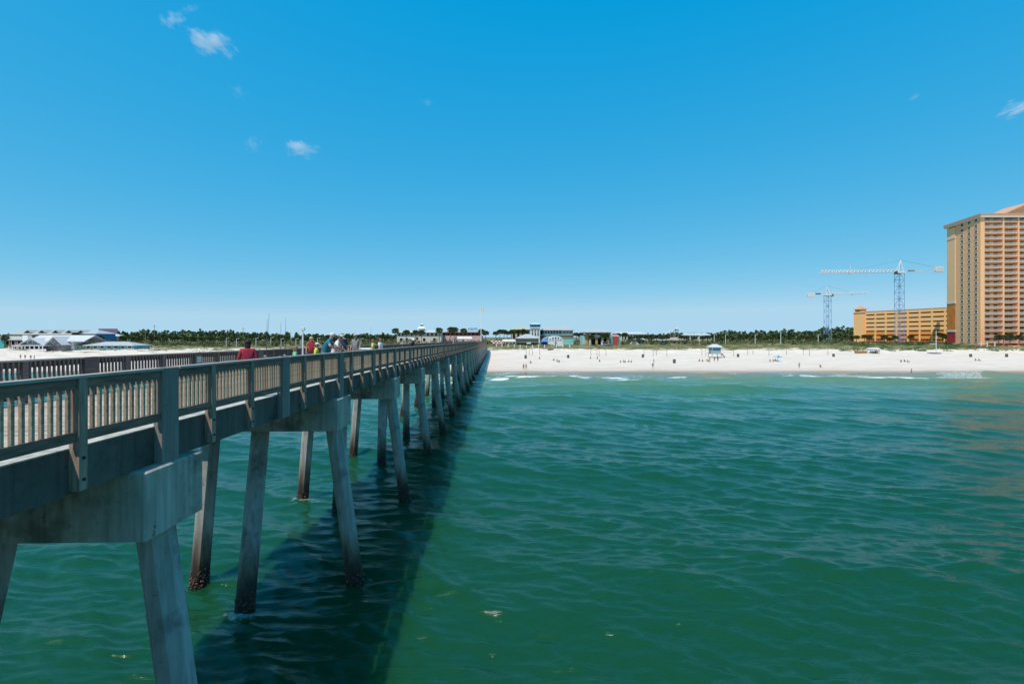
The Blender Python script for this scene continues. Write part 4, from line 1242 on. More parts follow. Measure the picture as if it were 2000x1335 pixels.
b = low_house('low_shop', 'low pale shop behind the palms right of the red kiosk', 1231, 1262, 658, 663, 671, 284, 'cream_wall', 'gray_roof', wins=4)
b = low_house('low_shop', 'low blue fronted shop with a pale roof among the palms', 1284, 1306, 659, 664, 671, 292, 'blue_wall', 'metal_roof', wins=3)
b = low_house('low_shop', 'low tan roofed shop beneath the water slide', 1308, 1340, 658.5, 664, 671, 292, 'beige_wall', 'tan_roof', wins=5)
b = low_house('far_hall', 'far hall with a broad white roof behind the plaza palms', 1210, 1266, 647.5, 652, 664, 395, 'cream_wall', 'white_roof', depth=30, inset=0.12, wins=9)
b = low_house('far_hall', 'far hall with a long thin white roof before the pine wood', 1345, 1392, 651, 654, 664, 410, 'cream_wall', 'white_roof', depth=20, inset=0.06, wins=8)
def slide():
    d = 380
    b = bld('water_slide', 1305, d, 'white and blue water slide climbing to a small covered platform', 'water slide')
    pts = [(1300 + 4 * 0, 652), (1304, 648.5), (1310, 646.2), (1316, 644.6), (1321, 643.4)]
    pts = [(1298, 652.5)] + pts
    m = MB()
    for (a, b0), (c, e) in zip(pts[:-1], pts[1:]):
        m.bar((PX(a, d), d, PZ(b0, d)), (PX(c, d), d, PZ(e, d)), 1.6, 0.7)
    m.build('chute', 'white_paint', b)
    for px, py in ((1304, 649), (1310, 647), (1316, 645.5)):
        pbox(b, 'support', 'steel_gray', px, px + 0.7, py, None, d, 0.4)
    pbox(b, 'platform', 'blue_wall', 1318, 1325, 643.6, 645, d - 1.2, 2.8)
    for px in (1318.5, 1324):
        pbox(b, 'support', 'steel_gray', px, px + 0.8, 645, None, d, 0.5)
    MB().hip(PX(1317, d), PX(1326, d), d - 2, d + 2.4, PZ(642, d), PZ(640, d), 1.4, 1.9, 0.15).build('platform_roof', 'white_roof', b)
    for px in (1318, 1324.6):
        pbox(b, 'roof_post', 'white_paint', px, px + 0.5, 642, 643.6, d, 0.2)
slide()

# row of white bollards and the stair to the sand
for px in (969.5, 980.5, 992.5, 1004.5, 1016, 1028.5, 1040, 1052, 1063.5, 1087, 1099.5, 1113):
    d = 244; x = PX(px, d); z = gz(x, d)
    o = MB().bev(-0.22, 0.22, -0.22, 0.22, -0.4, 1.5, 0.05).build('white_bollard', 'white_paint', None, loc=(x, d, z))
    tag(o, 'white square post in the row along the top of the beach', 'post', 'white posts along the beach top')
def stair():
    b = bld('beach_stair', 1076, 236, 'gray timber stair going down from the pavilions to the sand', 'stairs')
    x = PX(1076, 236)
    for i in range(12):
        y = 240 - i * 0.62; z = gz(x, 241) + 0.3 - i * 0.22
        MB().box(x - 1.3, x + 1.3, y - 0.3, y + 0.3, z - 0.08, z).build('tread', 'weathered_pole', b)
    za = gz(x, 241) + 0.3; zb = za - 11 * 0.22
    for sx in (-1.38, 1.38):
        MB().bar((x + sx, 240.3, za - 0.2), (x + sx, 232.8, zb - 0.2), 0.09, 0.35).build('stringer', 'weathered_pole', b)
        MB().bar((x + sx, 240.3, za + 0.95), (x + sx, 232.8, zb + 0.95), 0.09, 0.12).build('handrail', 'weathered_pole', b)
        for y, z in ((240.2, za), (236.6, (za + zb) / 2), (232.9, zb)):
            MB().box(x + sx - 0.07, x + sx + 0.07, y - 0.07, y + 0.07, z - 2.2, z + 0.95).build('stair_post', 'weathered_pole', b)
stair()

# ------------------------------------------------------------------ hotel tower
def hotel():
    d0 = 260.0
    Xc = PX(1915, d0)                       # near corner
    zb = 4.2; zt = PZ(424.5, d0); fl = PZ(415, d0)
    NF = 22
    z_first = PZ(664, 265)
    fh = (PZ(432, 265) - z_first) / (NF - 1)
    h = empty('hotel_tower', (Xc + 20, d0 + 15, 4.5), 'tall tan hotel tower with white balcony rails and small side windows', 'hotel')
    W = 78.0                                # width of the balcony front
    side_dx, side_dy = 5.0, 20.0            # the side wall runs away from the corner
    A = Vector((Xc, d0, 0)); B = Vector((Xc + side_dx, d0 + side_dy, 0))
    def solid(name, pts, z0, z1, m):
        n = len(pts)
        return MB().add([(p[0], p[1], z0) for p in pts] + [(p[0], p[1], z1) for p in pts],
                        [tuple(range(n - 1, -1, -1)), tuple(range(n, 2 * n))] + [(i, (i + 1) % n, n + (i + 1) % n, n + i) for i in range(n)]).build(name, m, h)
    E = Vector((Xc + W, d0 + 2.2, 0)); Fp = Vector((Xc + W, d0 + 24, 0))
    # body: side wall front part and recessed balcony wall
    front = Vector((Xc + 2.3, d0, 0))
    solid('wall', [A, front, Vector((Xc + 2.3, d0 + 2.2, 0)), E, Fp, B], zb, zt, 'hotel_tan')
    # stair block at the far end of the side wall with its coloured base
    S = [B + Vector((-0.35, 0.004, 0)), B + Vector((8, 0.004, 0)), B + Vector((9, 7, 0)), B + Vector((1.35, 7, 0))]
    zr1, zo1 = PZ(648, 283), PZ(593, 283)
    solid('stair_block_base', S, zb, zr1, 'hotel_red')
    solid('stair_block_middle', S, zr1 + 1.2, zo1, 'hotel_orange')
    solid('stair_block', S, zo1 + 1.2, zt - 0.5, 'hotel_buff')
    grow = lambda pts, e: [(sum((p[0] for p in pts)) / len(pts) + (p[0] - sum((q[0] for q in pts)) / len(pts)) * e, sum((q[1] for q in pts)) / len(pts) + (p[1] - sum((q[1] for q in pts)) / len(pts)) * e) for p in pts]
    for z in (zr1, zo1, PZ(467, 283)):
        solid('belt_course', grow(S, 1.05), z, z + 1.2, 'hotel_trim')
    # cornice and parapet
    top = [A + Vector((-0.8, -1.0, 0)), Vector((Xc + W + 1, d0 - 1.0, 0)), Fp + Vector((1, 1, 0)), B + Vector((10, 8, 0)), B + Vector((0.3, 8, 0))]
    solid('cornice', top, zt, zt + 0.9, 'hotel_trim')
    solid('parapet', grow(top, 1.006), zt + 0.9, zt + 2.0, 'tile_red')
    band = [A + Vector((-0.12, 0, 0)), B + Vector((-0.12, 0, 0)), B + Vector((0.5, 0, 0)), A + Vector((0.5, 0, 0))]
    # attic gable
    gx0, gx1 = PX(1962, d0), PX(2075, d0)
    MB().gable(gx0, gx1, d0 + 1, d0 + 16, zt + 2.0, zt + 9.0, 0.7).build('attic_roof', 'tile_red', h)
    MB().add([(gx0 + 1.5, d0 + 2.5, zt + 2), (gx1 - 1.5, d0 + 2.5, zt + 2), ((gx0 + gx1) / 2, d0 + 2.5, zt + 8.2), (gx0 + 1.5, d0 + 15, zt + 2), (gx1 - 1.5, d0 + 15, zt + 2), ((gx0 + gx1) / 2, d0 + 15, zt + 8.2)],
             [(0, 1, 2), (5, 4, 3), (0, 3, 4, 1), (1, 4, 5, 2), (2, 5, 3, 0)]).build('attic_wall', 'hotel_buff', h)
    # side windows: three columns of double panes with sills
    dirv = (B - A).normalized(); nrm = Vector((-dirv.y, dirv.x, 0))
    if nrm.x > 0: nrm = -nrm
    ang = math.atan2(dirv.y, dirv.x)
    fr = MB()
    for s in (-1, 1): fr.box(s * 1.05 - 0.08, s * 1.05 + 0.08, -0.10, 0.0, -0.75, 0.75)
    fr.box(-0.06, 0.06, -0.10, 0.0, -0.75, 0.75); fr.box(-1.13, 1.13, -0.10, 0, 0.75, 0.90); fr.box(-1.25, 1.25, -0.22, 0, -0.95, -0.75)
    fr_me = fr.mesh('window', 'hotel_trim')
    pn_me = MB().box(-0.97, -0.06, -0.05, 0.0, -0.75, 0.75).mesh('pane', 'dark_glass')
    for t in (0.165, 0.43, 0.72):
        for f in range(NF):
            p = A + dirv * (t * (B - A).length) + nrm * 0.004
            z = z_first + f * fh
            w = shared('window', fr_me, h, Vector((p.x, p.y, z)) - h.location, (0, 0, ang + PI))
            w.rotation_euler = (0, 0, math.atan2(nrm.y, nrm.x) + PI / 2)
            for q in (0, 1.03):
                shared('pane', pn_me, w, (q, 0, 0))
    # balconies
    bays = [(2.3, 12.2), (12.9, 20.4), (21.1, 31.0), (31.7, 39.2), (39.9, 49.8), (50.5, 58.0), (58.7, 68.6), (69.3, 77.0)]
    for i, (a, b_) in enumerate(bays):
        x = Xc + b_ + 0.35
        MB().box(x - 0.345, x + 0.345, d0 - 0.2, d0 + 2.198, zb, zt - 0.01).build('pier', 'hotel_tan', h)
    for a, b_ in bays:
        w = b_ - a
        slab = MB().box(0, w, -0.15, 2.195, -0.30, 0.0).mesh('balcony_slab', 'hotel_buff')
        rl = MB(); rl.box(0.02, w - 0.02, -0.10, 0.0, 1.0, 1.12); rl.box(0.02, w - 0.02, -0.08, -0.02, 0.10, 0.18)
        nb = int(w / 0.28)
        for j in range(nb):
            xx = 0.1 + (w - 0.2) * j / (nb - 1); rl.box(xx - 0.05, xx + 0.05, -0.075, -0.025, 0.18, 1.0)
        rail = rl.mesh('balcony_rail', 'balcony_white')
        dr = MB(); dr.box(0, 2.1, 0, 0.06, 0, 2.1)
        door = dr.mesh('balcony_door', 'dark_glass')
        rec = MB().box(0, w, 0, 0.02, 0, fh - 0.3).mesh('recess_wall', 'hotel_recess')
        for f in range(NF):
            z = z_first - 1.25 + f * fh
            s = shared('balcony_slab', slab, h, Vector((Xc + a, d0, z)) - h.location)
            shared('balcony_rail', rail, s, (0, 0, 0))
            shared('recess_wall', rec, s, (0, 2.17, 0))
            for xx in ((0.25, 2.7, w - 2.9) if w > 9 else (0.25, w / 2 - 1.3, w / 2 + 1.0)):
                shared('balcony_door', door, s, (xx, 2.10, 0.003))
    # entrance canopy and low red terrace at the foot
    MB().box(Xc - 6, Xc + 20, d0 - 9, d0 - 1.2, PZ(675, 254), PZ(673.5, 254)).build('terrace_roof', 'hotel_red', h)
    for i in range(7):
        x = Xc - 5.5 + i * 4
        MB().box(x - 0.2, x + 0.2, d0 - 8.7, d0 - 8.3, 2.5, PZ(675, 254)).build('terrace_post', 'white_paint', h)
    MB().box(Xc - 6, Xc + 60, d0 - 10, d0 - 9.7, 2.5, 4.6).build('terrace_wall', 'hotel_tan', h)
hotel()

def beach_gate():
    d = 246; b = bld('beach_gate', 1922, d, 'white timber gateway with a crossbar before the hotel', 'gateway')
    for px in (1916, 1928, 1943):
        x = PX(px, d); MB().box(x - 0.16, x + 0.16, d - 0.16, d + 0.16, gz(x, d) - 0.6, PZ(667, d)).build('gate_post', 'white_paint', b)
    pbox(b, 'gate_bar', 'white_paint', 1910, 1930, 671, 672, d - 0.2, 0.2)
beach_gate()

# ------------------------------------------------------------------ parking garage
def garage():
    P0 = Vector((PX(1690, 384), 384, 0)); P1 = Vector((PX(1872, 322), 322, 0))
    L = (P1 - P0).length; dv = (P1 - P0).normalized(); ang = math.atan2(dv.y, dv.x)
    zb = 4.6
    g = empty('parking_garage', (P0.x, P0.y, zb), 'long orange and peach parking garage with open decks beside the hotel', 'garage', rz=ang)
    lh = 3.05; N = 7
    def part(mb, n, m, loc=(0, 0, 0)): return mb.build(n, m, g, loc=loc)
    z_top0 = PZ(607, 350) - zb
    lh = (z_top0 - 1.0) / N
    for i in range(N + 1):
        z = i * lh
        m = 'garage_coral' if i == 0 else 'garage_orange' if i <= 2 else 'garage_peach'
        part(MB().box(0, L, 0, 0.3, z - 0.1, z + lh * 0.68), 'spandrel', m)
        part(MB().box(0.3, L - 0.3, 0.31, 34, z - 0.05, z + 0.25), 'deck', 'concrete_floor')
    part(MB().box(-0.1, L + 0.1, -0.15, 0.45, (N) * lh + lh * 0.62, N * lh + lh * 0.72), 'coping', 'tile_red')
    part(MB().box(0.3, L - 0.3, 14.0, 14.5, 0.3, N * lh + 0.2), 'added_backing_wall', 'concrete_floor')  # wall added close behind the openings to make them look dark
    for xe in (0.0, L - 0.29): part(MB().box(xe, xe + 0.29, 0.905, 34, -1, N * lh + lh * 0.5), 'end_wall', 'garage_peach')
    ncol = 8
    for i in range(ncol + 1):
        x = L * i / ncol
        part(MB().box(x - 0.55, x + 0.55, -0.12, 0.9, -1, N * lh + lh * 0.55), 'column', 'garage_peach' )
    # stair tower with a tiled roof
    part(MB().box(-9, -0.1, -1.0, 9, -1, N * lh + 1.6), 'stair_tower', 'garage_peach')
    part(MB().box(-8.4, -3.2, -0.4, 5, N * lh + 1.6, N * lh + 4.6), 'stair_head', 'garage_peach')
    part(MB().hip(-9.2, -2.4, -1.2, 5.8, N * lh + 4.6, N * lh + 7.4, 3.0, 3.0, 0.3), 'stair_roof', 'tile_red')
    part(MB().hip(-9.4, 0.3, -1.4, 9.4, N * lh + 1.7, N * lh + 2.6, 1.2, 1.2, 0.25), 'stair_eave', 'tile_red')
    part(MB().box(-7.2, -4.4, -0.46, -0.404, N * lh + 2.4, N * lh + 3.3), 'stair_window', 'dark_glass')
    # lamp masts on the roof deck
    for i, f in enumerate((0.06, 0.2, 0.36, 0.55, 0.7, 0.86)):
        p = P0 + dv * L * f + Vector((-dv.y, dv.x, 0)) * 14
        z0 = zb + N * lh + 0.25
        b = empty('roof_lamp', (p.x, p.y, z0), 'white lamp mast standing on the roof of the parking garage', 'lamp', 'lamps on the garage roof')
        MB().cyl((p.x, p.y, z0), (p.x, p.y, z0 + 5.0), 0.16, 0.10, 8).build('mast', 'white_metal', b)
        MB().bev(p.x - 0.9, p.x + 0.9, p.y - 0.2, p.y + 0.2, z0 + 5.0, z0 + 5.25, 0.04).build('lamp_head', 'white_metal', b)
garage()

# ------------------------------------------------------------------ tower cranes
def crane(px, d, py_base_jib, py_tip, jib_l, jib_r, label, mw, left_long, cw_px):
    x = PX(px, d); z0 = gz(x, d); zj = PZ(py_base_jib, d); zt = PZ(py_tip, d)
    c = empty('tower_crane', (x, d, z0), label, 'crane', 'tower cranes')
    m = MB(); w = mw / 2; t = 0.19
    corners = [(-w, -w), (w, -w), (w, w), (-w, w)]
    for a, b in corners:
        m.bar((x + a, d + b, z0 - 0.5), (x + a, d + b, zj), t)
    n = max(4, int((zj - z0) / (mw * 1.05))); st = (zj - z0) / n
    for i in range(n):
        za, zb_ = z0 + i * st, z0 + (i + 1) * st
        for k in range(4):
            p, q = corners[k], corners[(k + 1) % 4]
            a, b = (p, q) if (i + k) % 2 else (q, p)
            m.bar((x + a[0], d + a[1], za), (x + b[0], d + b[1], zb_), 0.11)
            m.bar((x + p[0], d + p[1], zb_), (x + q[0], d + q[1], zb_), 0.16)
    m.build('mast', 'crane_blue', c)
    MB().bev(x - w * 1.25, x + w * 1.25, d - w * 1.25, d + w * 1.25, zj, zj + 1.0, 0.1).build('slewing_ring', 'white_metal', c)
    def lattice(name, xa, xb, za, zb_, hgt):
        L = MB(); n = max(6, int(abs(xb - xa) / 2.4))
        pa = lambda f, s: Vector((xa + (xb - xa) * f, d + s * 0.8, za + (zb_ - za) * f))
        top = lambda f: Vector((xa + (xb - xa) * f, d, za + (zb_ - za) * f + hgt))
        for s in (-1, 1): L.bar(pa(0, s), pa(1, s), 0.36)
        L.bar(top(0), top(1), 0.36)
        for i in range(n):
            f, g_, h_ = i / n, (i + 0.5) / n, (i + 1) / n
            for s in (-1, 1):
                L.bar(pa(f, s), top(g_), 0.2); L.bar(top(g_), pa(h_, s), 0.2)
            L.bar(pa(f, -1), pa(h_, 1), 0.12)
        return L.build(name, 'white_metal', c)
    ls, rs = jib_l, jib_r
    lx, rx = PX(ls[0], d), PX(rs[0], d)
    if left_long:
        lattice('jib', x - 1, lx, zj + 1, PZ(ls[1], d), 1.7); cx, cz = rx, PZ(rs[1], d); jx = lx; jz = PZ(ls[1], d)
    else:
        lattice('jib', x + 1, rx, zj + 1, PZ(rs[1], d), 1.5); cx, cz = lx, PZ(ls[1], d); jx = rx; jz = PZ(rs[1], d)
    s = 1 if cx > x else -1
    cj = MB()
    for o in (-0.7, 0.7): cj.bar((x + s, d + o, zj + 1.1), (cx, d + o, cz), 0.3)
    for i in range(10):
        f = i / 9; cj.bar((x + s + (cx - x - s) * f, d - 0.7, zj + 1.1 + (cz - zj - 1.1) * f), (x + s + (cx - x - s) * f, d + 0.7, zj + 1.1 + (cz - zj - 1.1) * f), 0.18)
    cj.build('counter_jib', 'white_metal', c)
    MB().bev(min(cx, cx - s * cw_px), max(cx, cx - s * cw_px), d - 1.0, d + 1.0, cz - 1.6, cz + 1.9, 0.1).build('counterweight', 'white_metal', c)
    MB().bev(x + s * 8 - 2, x + s * 8 + 2, d - 0.6, d + 0.6, zj + 1.3, zj + 2.2, 0.1).build('winch', 'crane_dark', c)
    hd = MB(); apex = Vector((x + s * 1.0, d, zt))
    for a, b in corners: hd.bar((x + a * 0.8, d + b * 0.8, zj + 1), apex, 0.26)
    for f in (0.3, 0.55, 0.78):
        pts = [Vector((x + a * 0.8, d + b * 0.8, zj + 1)).lerp(apex, f) for a, b in corners]
        for k in range(4): hd.bar(pts[k], pts[(k + 1) % 4], 0.14)
    hd.build('tower_head', 'white_metal', c)
    MB().bev(x - s * (w + 1.9), x - s * (w + 0.1), d - 1.6, d - 0.2, zj - 0.6, zj + 1.4, 0.1).build('cab', 'crane_dark', c) if s < 0 else MB().bev(x - (w + 1.9), x - (w + 0.1), d - 1.6, d - 0.2, zj - 0.6, zj + 1.4, 0.1).build('cab', 'crane_dark', c)
    pl = MB(); pl.bar(apex, (cx - s * 2, d, cz + 1.0), 0.13); f = 0.55
    pl.bar(apex, (x + (jx - x) * f, d, zj + 1 + (jz - zj - 1) * f + 1.7), 0.10)
    pl.build('tie_bars', 'steel_gray', c)
    f = 0.62; tx = x + (jx - x) * f; tz = zj + 1 + (jz - zj - 1) * f
    MB().box(tx - 0.9, tx + 0.9, d - 0.9, d + 0.9, tz - 0.7, tz - 0.2).build('trolley', 'white_metal', c)
    mk = MB(); mk.bar((tx, d, tz + 1.4), (tx, d, tz + 5.5), 0.22); mk.build('marker_mast', 'white_metal', c)
crane(1756.5, 318, 534, 508, (1602, 533), (1841, 526.5), 'taller tower crane with a blue mast before the garage', 3.7, True, 5)
crane(1616.5, 400, 577.5, 558, (1577, 576.5), (1696, 573), 'shorter tower crane with a blue mast over the pine wood', 3.8, False, 6)

# ------------------------------------------------------------------ people
PEOPLE_MATS = {}
def pcol(c, r=0.8):
    k = tuple(round(x, 3) for x in c)
    if k not in PEOPLE_MATS:
        n = 'cloth_%d' % len(PEOPLE_MATS)
        PEOPLE_MATS[k] = mat(n, c, r, tuple(x * 0.82 for x in c), 9, 3)
    return PEOPLE_MATS[k]
SKIN = (0.50, 0.27, 0.19); SKIN_P = (0.58, 0.34, 0.26)

def rot_fwd(p, c, a):
    """turn p forwards (towards +y) about a sideways axis through c"""
    y, z = p[1] - c[1], p[2] - c[2]
    return (p[0], c[1] + y * math.cos(a) + z * math.sin(a), c[2] - y * math.sin(a) + z * math.cos(a))

def person_mesh(pose, cols, fat=1.0, lev=2):
    J = {'pelvis': (0, 0, 0.94), 'waist': (0, 0.01, 1.08), 'chest': (0, 0, 1.27), 'collar': (0, -0.01, 1.42), 'neck': (0, 0.01, 1.49), 'head': (0, 0.03, 1.585), 'crown': (0, 0.025, 1.665),
         'shL': (-0.165, 0, 1.385), 'shR': (0.165, 0, 1.385), 'hipL': (-0.09, 0, 0.90), 'hipR': (0.09, 0, 0.90),
         'knL': (-0.10, 0.02, 0.49), 'knR': (0.10, 0.02, 0.49), 'anL': (-0.10, -0.02, 0.09), 'anR': (0.10, -0.02, 0.09), 'toL': (-0.11, 0.14, 0.035), 'toR': (0.11, 0.14, 0.035)}
    up = ('waist', 'chest', 'collar', 'neck', 'head', 'crown', 'shL', 'shR')
    lean = {'stand': 0.0, 'lean': 0.42, 'lean_deep': 0.75, 'walk': 0.05, 'sit': -0.12, 'lie': 0.0, 'stoop': 0.25}[pose]
    for k in up: J[k] = rot_fwd(J[k], J['pelvis'], lean)
    if pose.startswith('lean'):
        J['head'] = (J['head'][0], J['head'][1], J['head'][2] + 0.02); 
        dy = -0.22 if pose == 'lean' else -0.30
        for k in list(J):
            if k in up or k in ('pelvis', 'hipL', 'hipR'): J[k] = (J[k][0], J[k][1] + dy * 0.6, J[k][2])
        for s, e in ((-1, 'L'), (1, 'R')):
            J['kn' + e] = (J['kn' + e][0], J['kn' + e][1] + dy * 0.3, J['kn' + e][2])
    for s, e in ((-1, 'L'), (1, 'R')):
        sh = J['sh' + e]
        if pose.startswith('lean') or pose == 'stoop':
            J['wr' + e] = (s * 0.13, max(sh[1] + 0.22, 0.25), 1.09); J['el' + e] = (s * 0.30, sh[1] + 0.08, (sh[2] + 1.06) / 2 - 0.02)
        elif pose == 'sit':
            pass
        else:
            sw = 0.12 * s if pose == 'walk' else 0.0
            J['el' + e] = (s * 0.235, -0.03 + sw, 1.12); J['wr' + e] = (s * 0.25, 0.07 + sw * 1.6, 0.89)
    if pose == 'walk':
        J['knL'] = (-0.10, 0.14, 0.50); J['anL'] = (-0.10, 0.20, 0.09); J['toL'] = (-0.11, 0.37, 0.05)
        J['knR'] = (0.10, -0.02, 0.49); J['anR'] = (0.10, -0.22, 0.12); J['toR'] = (0.11, -0.08, 0.03)
    if pose == 'sit':
        for k in list(J): J[k] = (J[k][0], J[k][1], J[k][2] - 0.80)
        for s, e in ((-1, 'L'), (1, 'R')):
            J['kn' + e] = (s * 0.13, 0.38, 0.42); J['an' + e] = (s * 0.13, 0.60, 0.08); J['to' + e] = (s * 0.14, 0.76, 0.04)
            J['el' + e] = (s * 0.27, 0.02, 0.34); J['wr' + e] = (s * 0.18, 0.28, 0.36)
    for s, e in ((-1, 'L'), (1, 'R')):
        w, el = Vector(J['wr' + e]), Vector(J['el' + e]); dv = (w - el).normalized()
        J['pa' + e] = tuple(w + dv * 0.06)
    R = {'pelvis': 0.128 * fat, 'waist': 0.118 * fat, 'chest': 0.135 * (0.6 + 0.4 * fat), 'collar': 0.085, 'neck': 0.05, 'head': 0.088, 'crown': 0.066,
         'shL': 0.068, 'shR': 0.068, 'elL': 0.046, 'elR': 0.046, 'wrL': 0.030, 'wrR': 0.030, 'paL': 0.034, 'paR': 0.034,
         'hipL': 0.092 * (0.5 + 0.5 * fat), 'hipR': 0.092 * (0.5 + 0.5 * fat), 'knL': 0.060, 'knR': 0.060, 'anL': 0.041, 'anR': 0.041, 'toL': 0.036, 'toR': 0.036}
    E = [('pelvis', 'waist', 1), ('waist', 'chest', 1), ('chest', 'collar', 1), ('collar', 'neck', 0), ('neck', 'head', 0), ('head', 'crown', 0)]
    for e in 'LR':
        E += [('chest', 'sh' + e, 1), ('sh' + e, 'el' + e, 2), ('el' + e, 'wr' + e, 0), ('wr' + e, 'pa' + e, 0),
              ('pelvis', 'hip' + e, 3), ('hip' + e, 'kn' + e, 3), ('kn' + e, 'an' + e, 4), ('an' + e, 'to' + e, 5)]
    names = list(J)
    me = bpy.data.meshes.new('body_skeleton')
    me.from_pydata([J[n] for n in names], [(names.index(a), names.index(b)) for a, b, _ in E], [])
    ob = bpy.data.objects.new('body_skeleton', me); COL.objects.link(ob)
    ob.modifiers.new('skin', 'SKIN')
    for i, n in enumerate(names):
        sv = me.skin_vertices[0].data[i]; sv.radius = (R[n], R[n]); sv.use_root = (n == 'pelvis')
    sb = ob.modifiers.new('sub', 'SUBSURF'); sb.levels = sb.render_levels = lev
    dg = bpy.context.evaluated_depsgraph_get()
    out = bpy.data.meshes.new_from_object(ob.evaluated_get(dg))
    bpy.data.objects.remove(ob); bpy.data.meshes.remove(me)
    # hands: five fingers, face: nose, ears, eyes, all in the same mesh
    x = MB()
    for s, e in ((-1, 'L'), (1, 'R')):
        w, p = Vector(J['wr' + e]), Vector(J['pa' + e]); dv = (p - w).normalized()
        side = dv.cross(Vector((0, 0, 1))); side = side.normalized() if side.length > 0.1 else Vector((0, 1, 0))
        dn = side.cross(dv).normalized(); dn = dn if dn.z < 0 else -dn
        for k, L in enumerate((0.065, 0.078, 0.072, 0.055)):
            b0 = p + side * (k - 1.5) * 0.019
            b1 = b0 + (dv + dn * 0.2).normalized() * L * 0.6; b2 = b1 + (dv + dn * 1.0).normalized() * L * 0.5
            x.cyl(b0, b1, 0.010, 0.009, 6); x.cyl(b1, b2, 0.009, 0.007, 6)
        t0 = w + dv * 0.02 - side * s * 0.02; t1 = t0 - side * s * 0.035 + dv * 0.045
        x.cyl(t0, t1, 0.011, 0.009, 6)
    h = Vector(J['head']); cr = Vector(J['crown']); upv = (cr - h).normalized(); f = Vector((0, 1, 0)); f = (f - upv * f.dot(upv)).normalized()
    x.cyl(h + f * 0.080 + upv * 0.012, h + f * 0.104 - upv * 0.018, 0.008, 0.014, 6)
    for s in (-1, 1):
        x.ball(h + Vector((s * 0.088, 0, 0)) - f * 0.005, (0.012, 0.022, 0.032), 6, 4)
    nx = len(x.f)
    x.cm = 1
    for s in (-1, 1):
        x.ball(h + Vector((s * 0.032, 0, 0)) + f * 0.080 + upv * 0.02, 0.011, 6, 4)
    x.ball(h + f * 0.082 - upv * 0.045, (0.026, 0.010, 0.006), 6, 4)
    mats = [pcol(cols.get('skin', SKIN)), pcol(cols['shirt']), pcol(cols.get('sleeve', cols['shirt'])), pcol(cols['pants']),
            pcol(cols.get('calf', cols['pants'])), pcol(cols.get('shoe', (0.06, 0.05, 0.05))), pcol((0.03, 0.02, 0.02))]
    for m in mats: out.materials.append(m)
    segs = [(np.array(J[a]), np.array(J[b]), m, R[a], R[b]) for a, b, m in E]
    nv = len(out.polygons)
    cen = np.array([tuple(p.center) for p in out.polygons])
    best = np.full(nv, 1e9); idx = np.zeros(nv, int)
    for a, b, m, ra, rb in segs:
        ab = b - a; t = np.clip(((cen - a) @ ab) / (ab @ ab), 0, 1)
        dd = np.linalg.norm(cen - (a + t[:, None] * ab), axis=1) - (ra + (rb - ra) * t)
        mm = np.full(nv, m)
        if m == 2 and cols.get('short', True): mm = np.where(t > 0.62, 0, 2)
        if m == 0 and not cols.get('short', True) and a is not None: 
            pass
        q = dd < best; best = np.where(q, dd, best); idx = np.where(q, mm, idx)
    if not cols.get('short', True):
        for e in 'LR':
            a, b = np.array(J['el' + e]), np.array(J['wr' + e]); ab = b - a
            t = ((cen - a) @ ab) / (ab @ ab)
            dd = np.linalg.norm(cen - (a + np.clip(t, 0, 1)[:, None] * ab), axis=1)
            idx = np.where((dd < 0.065) & (t > -0.1) & (t < 0.95), 2, idx)
    base = bmesh.new(); base.from_mesh(out)
    for fc, i in zip(base.faces, idx): fc.material_index = int(i); fc.smooth = True
    vs = [base.verts.new(v) for v in x.v]
    for fa, m in zip(x.f, x.m):
        fc = base.faces.new([vs[i] for i in fa]); fc.material_index = 6 if m else 0; fc.smooth = True
    base.to_mesh(out); base.free()
    out.name = 'body'
    return out, J

def add_head(root, J, hair=None, hat=None, long=False):
    h = Vector(J['head']); cr = Vector(J['crown']); upv = (cr - h).normalized(); f = Vector((0, 1, 0)); f = (f - upv * f.dot(upv)).normalized()
    if hair is not None:
        m = MB(); m.ball(h + upv * 0.038 - f * 0.022, (0.098, 0.104, 0.092), 12, 8)
        if long: m.ball(h - upv * 0.06 - f * 0.065, (0.085, 0.055, 0.13), 10, 6)
        me = m.mesh('hair', pcol(hair), True); o = bpy.data.objects.new('hair', me); link(o, root)
    if hat is not None:
        m = MB()
        m.cyl(h + upv * 0.055, h + upv * 0.125, 0.103, 0.078, 14); m.cyl(h + upv * 0.125, h + upv * 0.145, 0.078, 0.03, 14)
        m.hexa([h + upv * 0.056 + f * 0.07 + Vector((s * 0.075, 0, 0)) + upv * t for s, t in ((-1, 0), (1, 0), (1, 0.012), (-1, 0.012))],
               [h + upv * 0.040 + f * 0.185 + Vector((s * 0.055, 0, 0)) + upv * t for s, t in ((-1, 0), (1, 0), (1, 0.012), (-1, 0.012))])
        me = m.mesh('cap', pcol(hat), True); o = bpy.data.objects.new('cap', me); link(o, root)

BODY = {}
def person(label, loc, yaw, pose, cols, height=1.72, hair=(0.06, 0.04, 0.03), hat=None, long=False, fat=1.0, group=None, lev=2):
    root = empty('person', loc, label, 'person', group, rz=yaw)
    s = height / 1.735
    root.scale = (s, s, s)
    key = (pose, str(sorted(cols.items())), fat, lev)
    if key not in BODY: BODY[key] = person_mesh(pose, cols, fat, lev)
    me, J = BODY[key]
    link(bpy.data.objects.new('body', me), root)
    add_head(root, J, hair, hat, long)
    return root

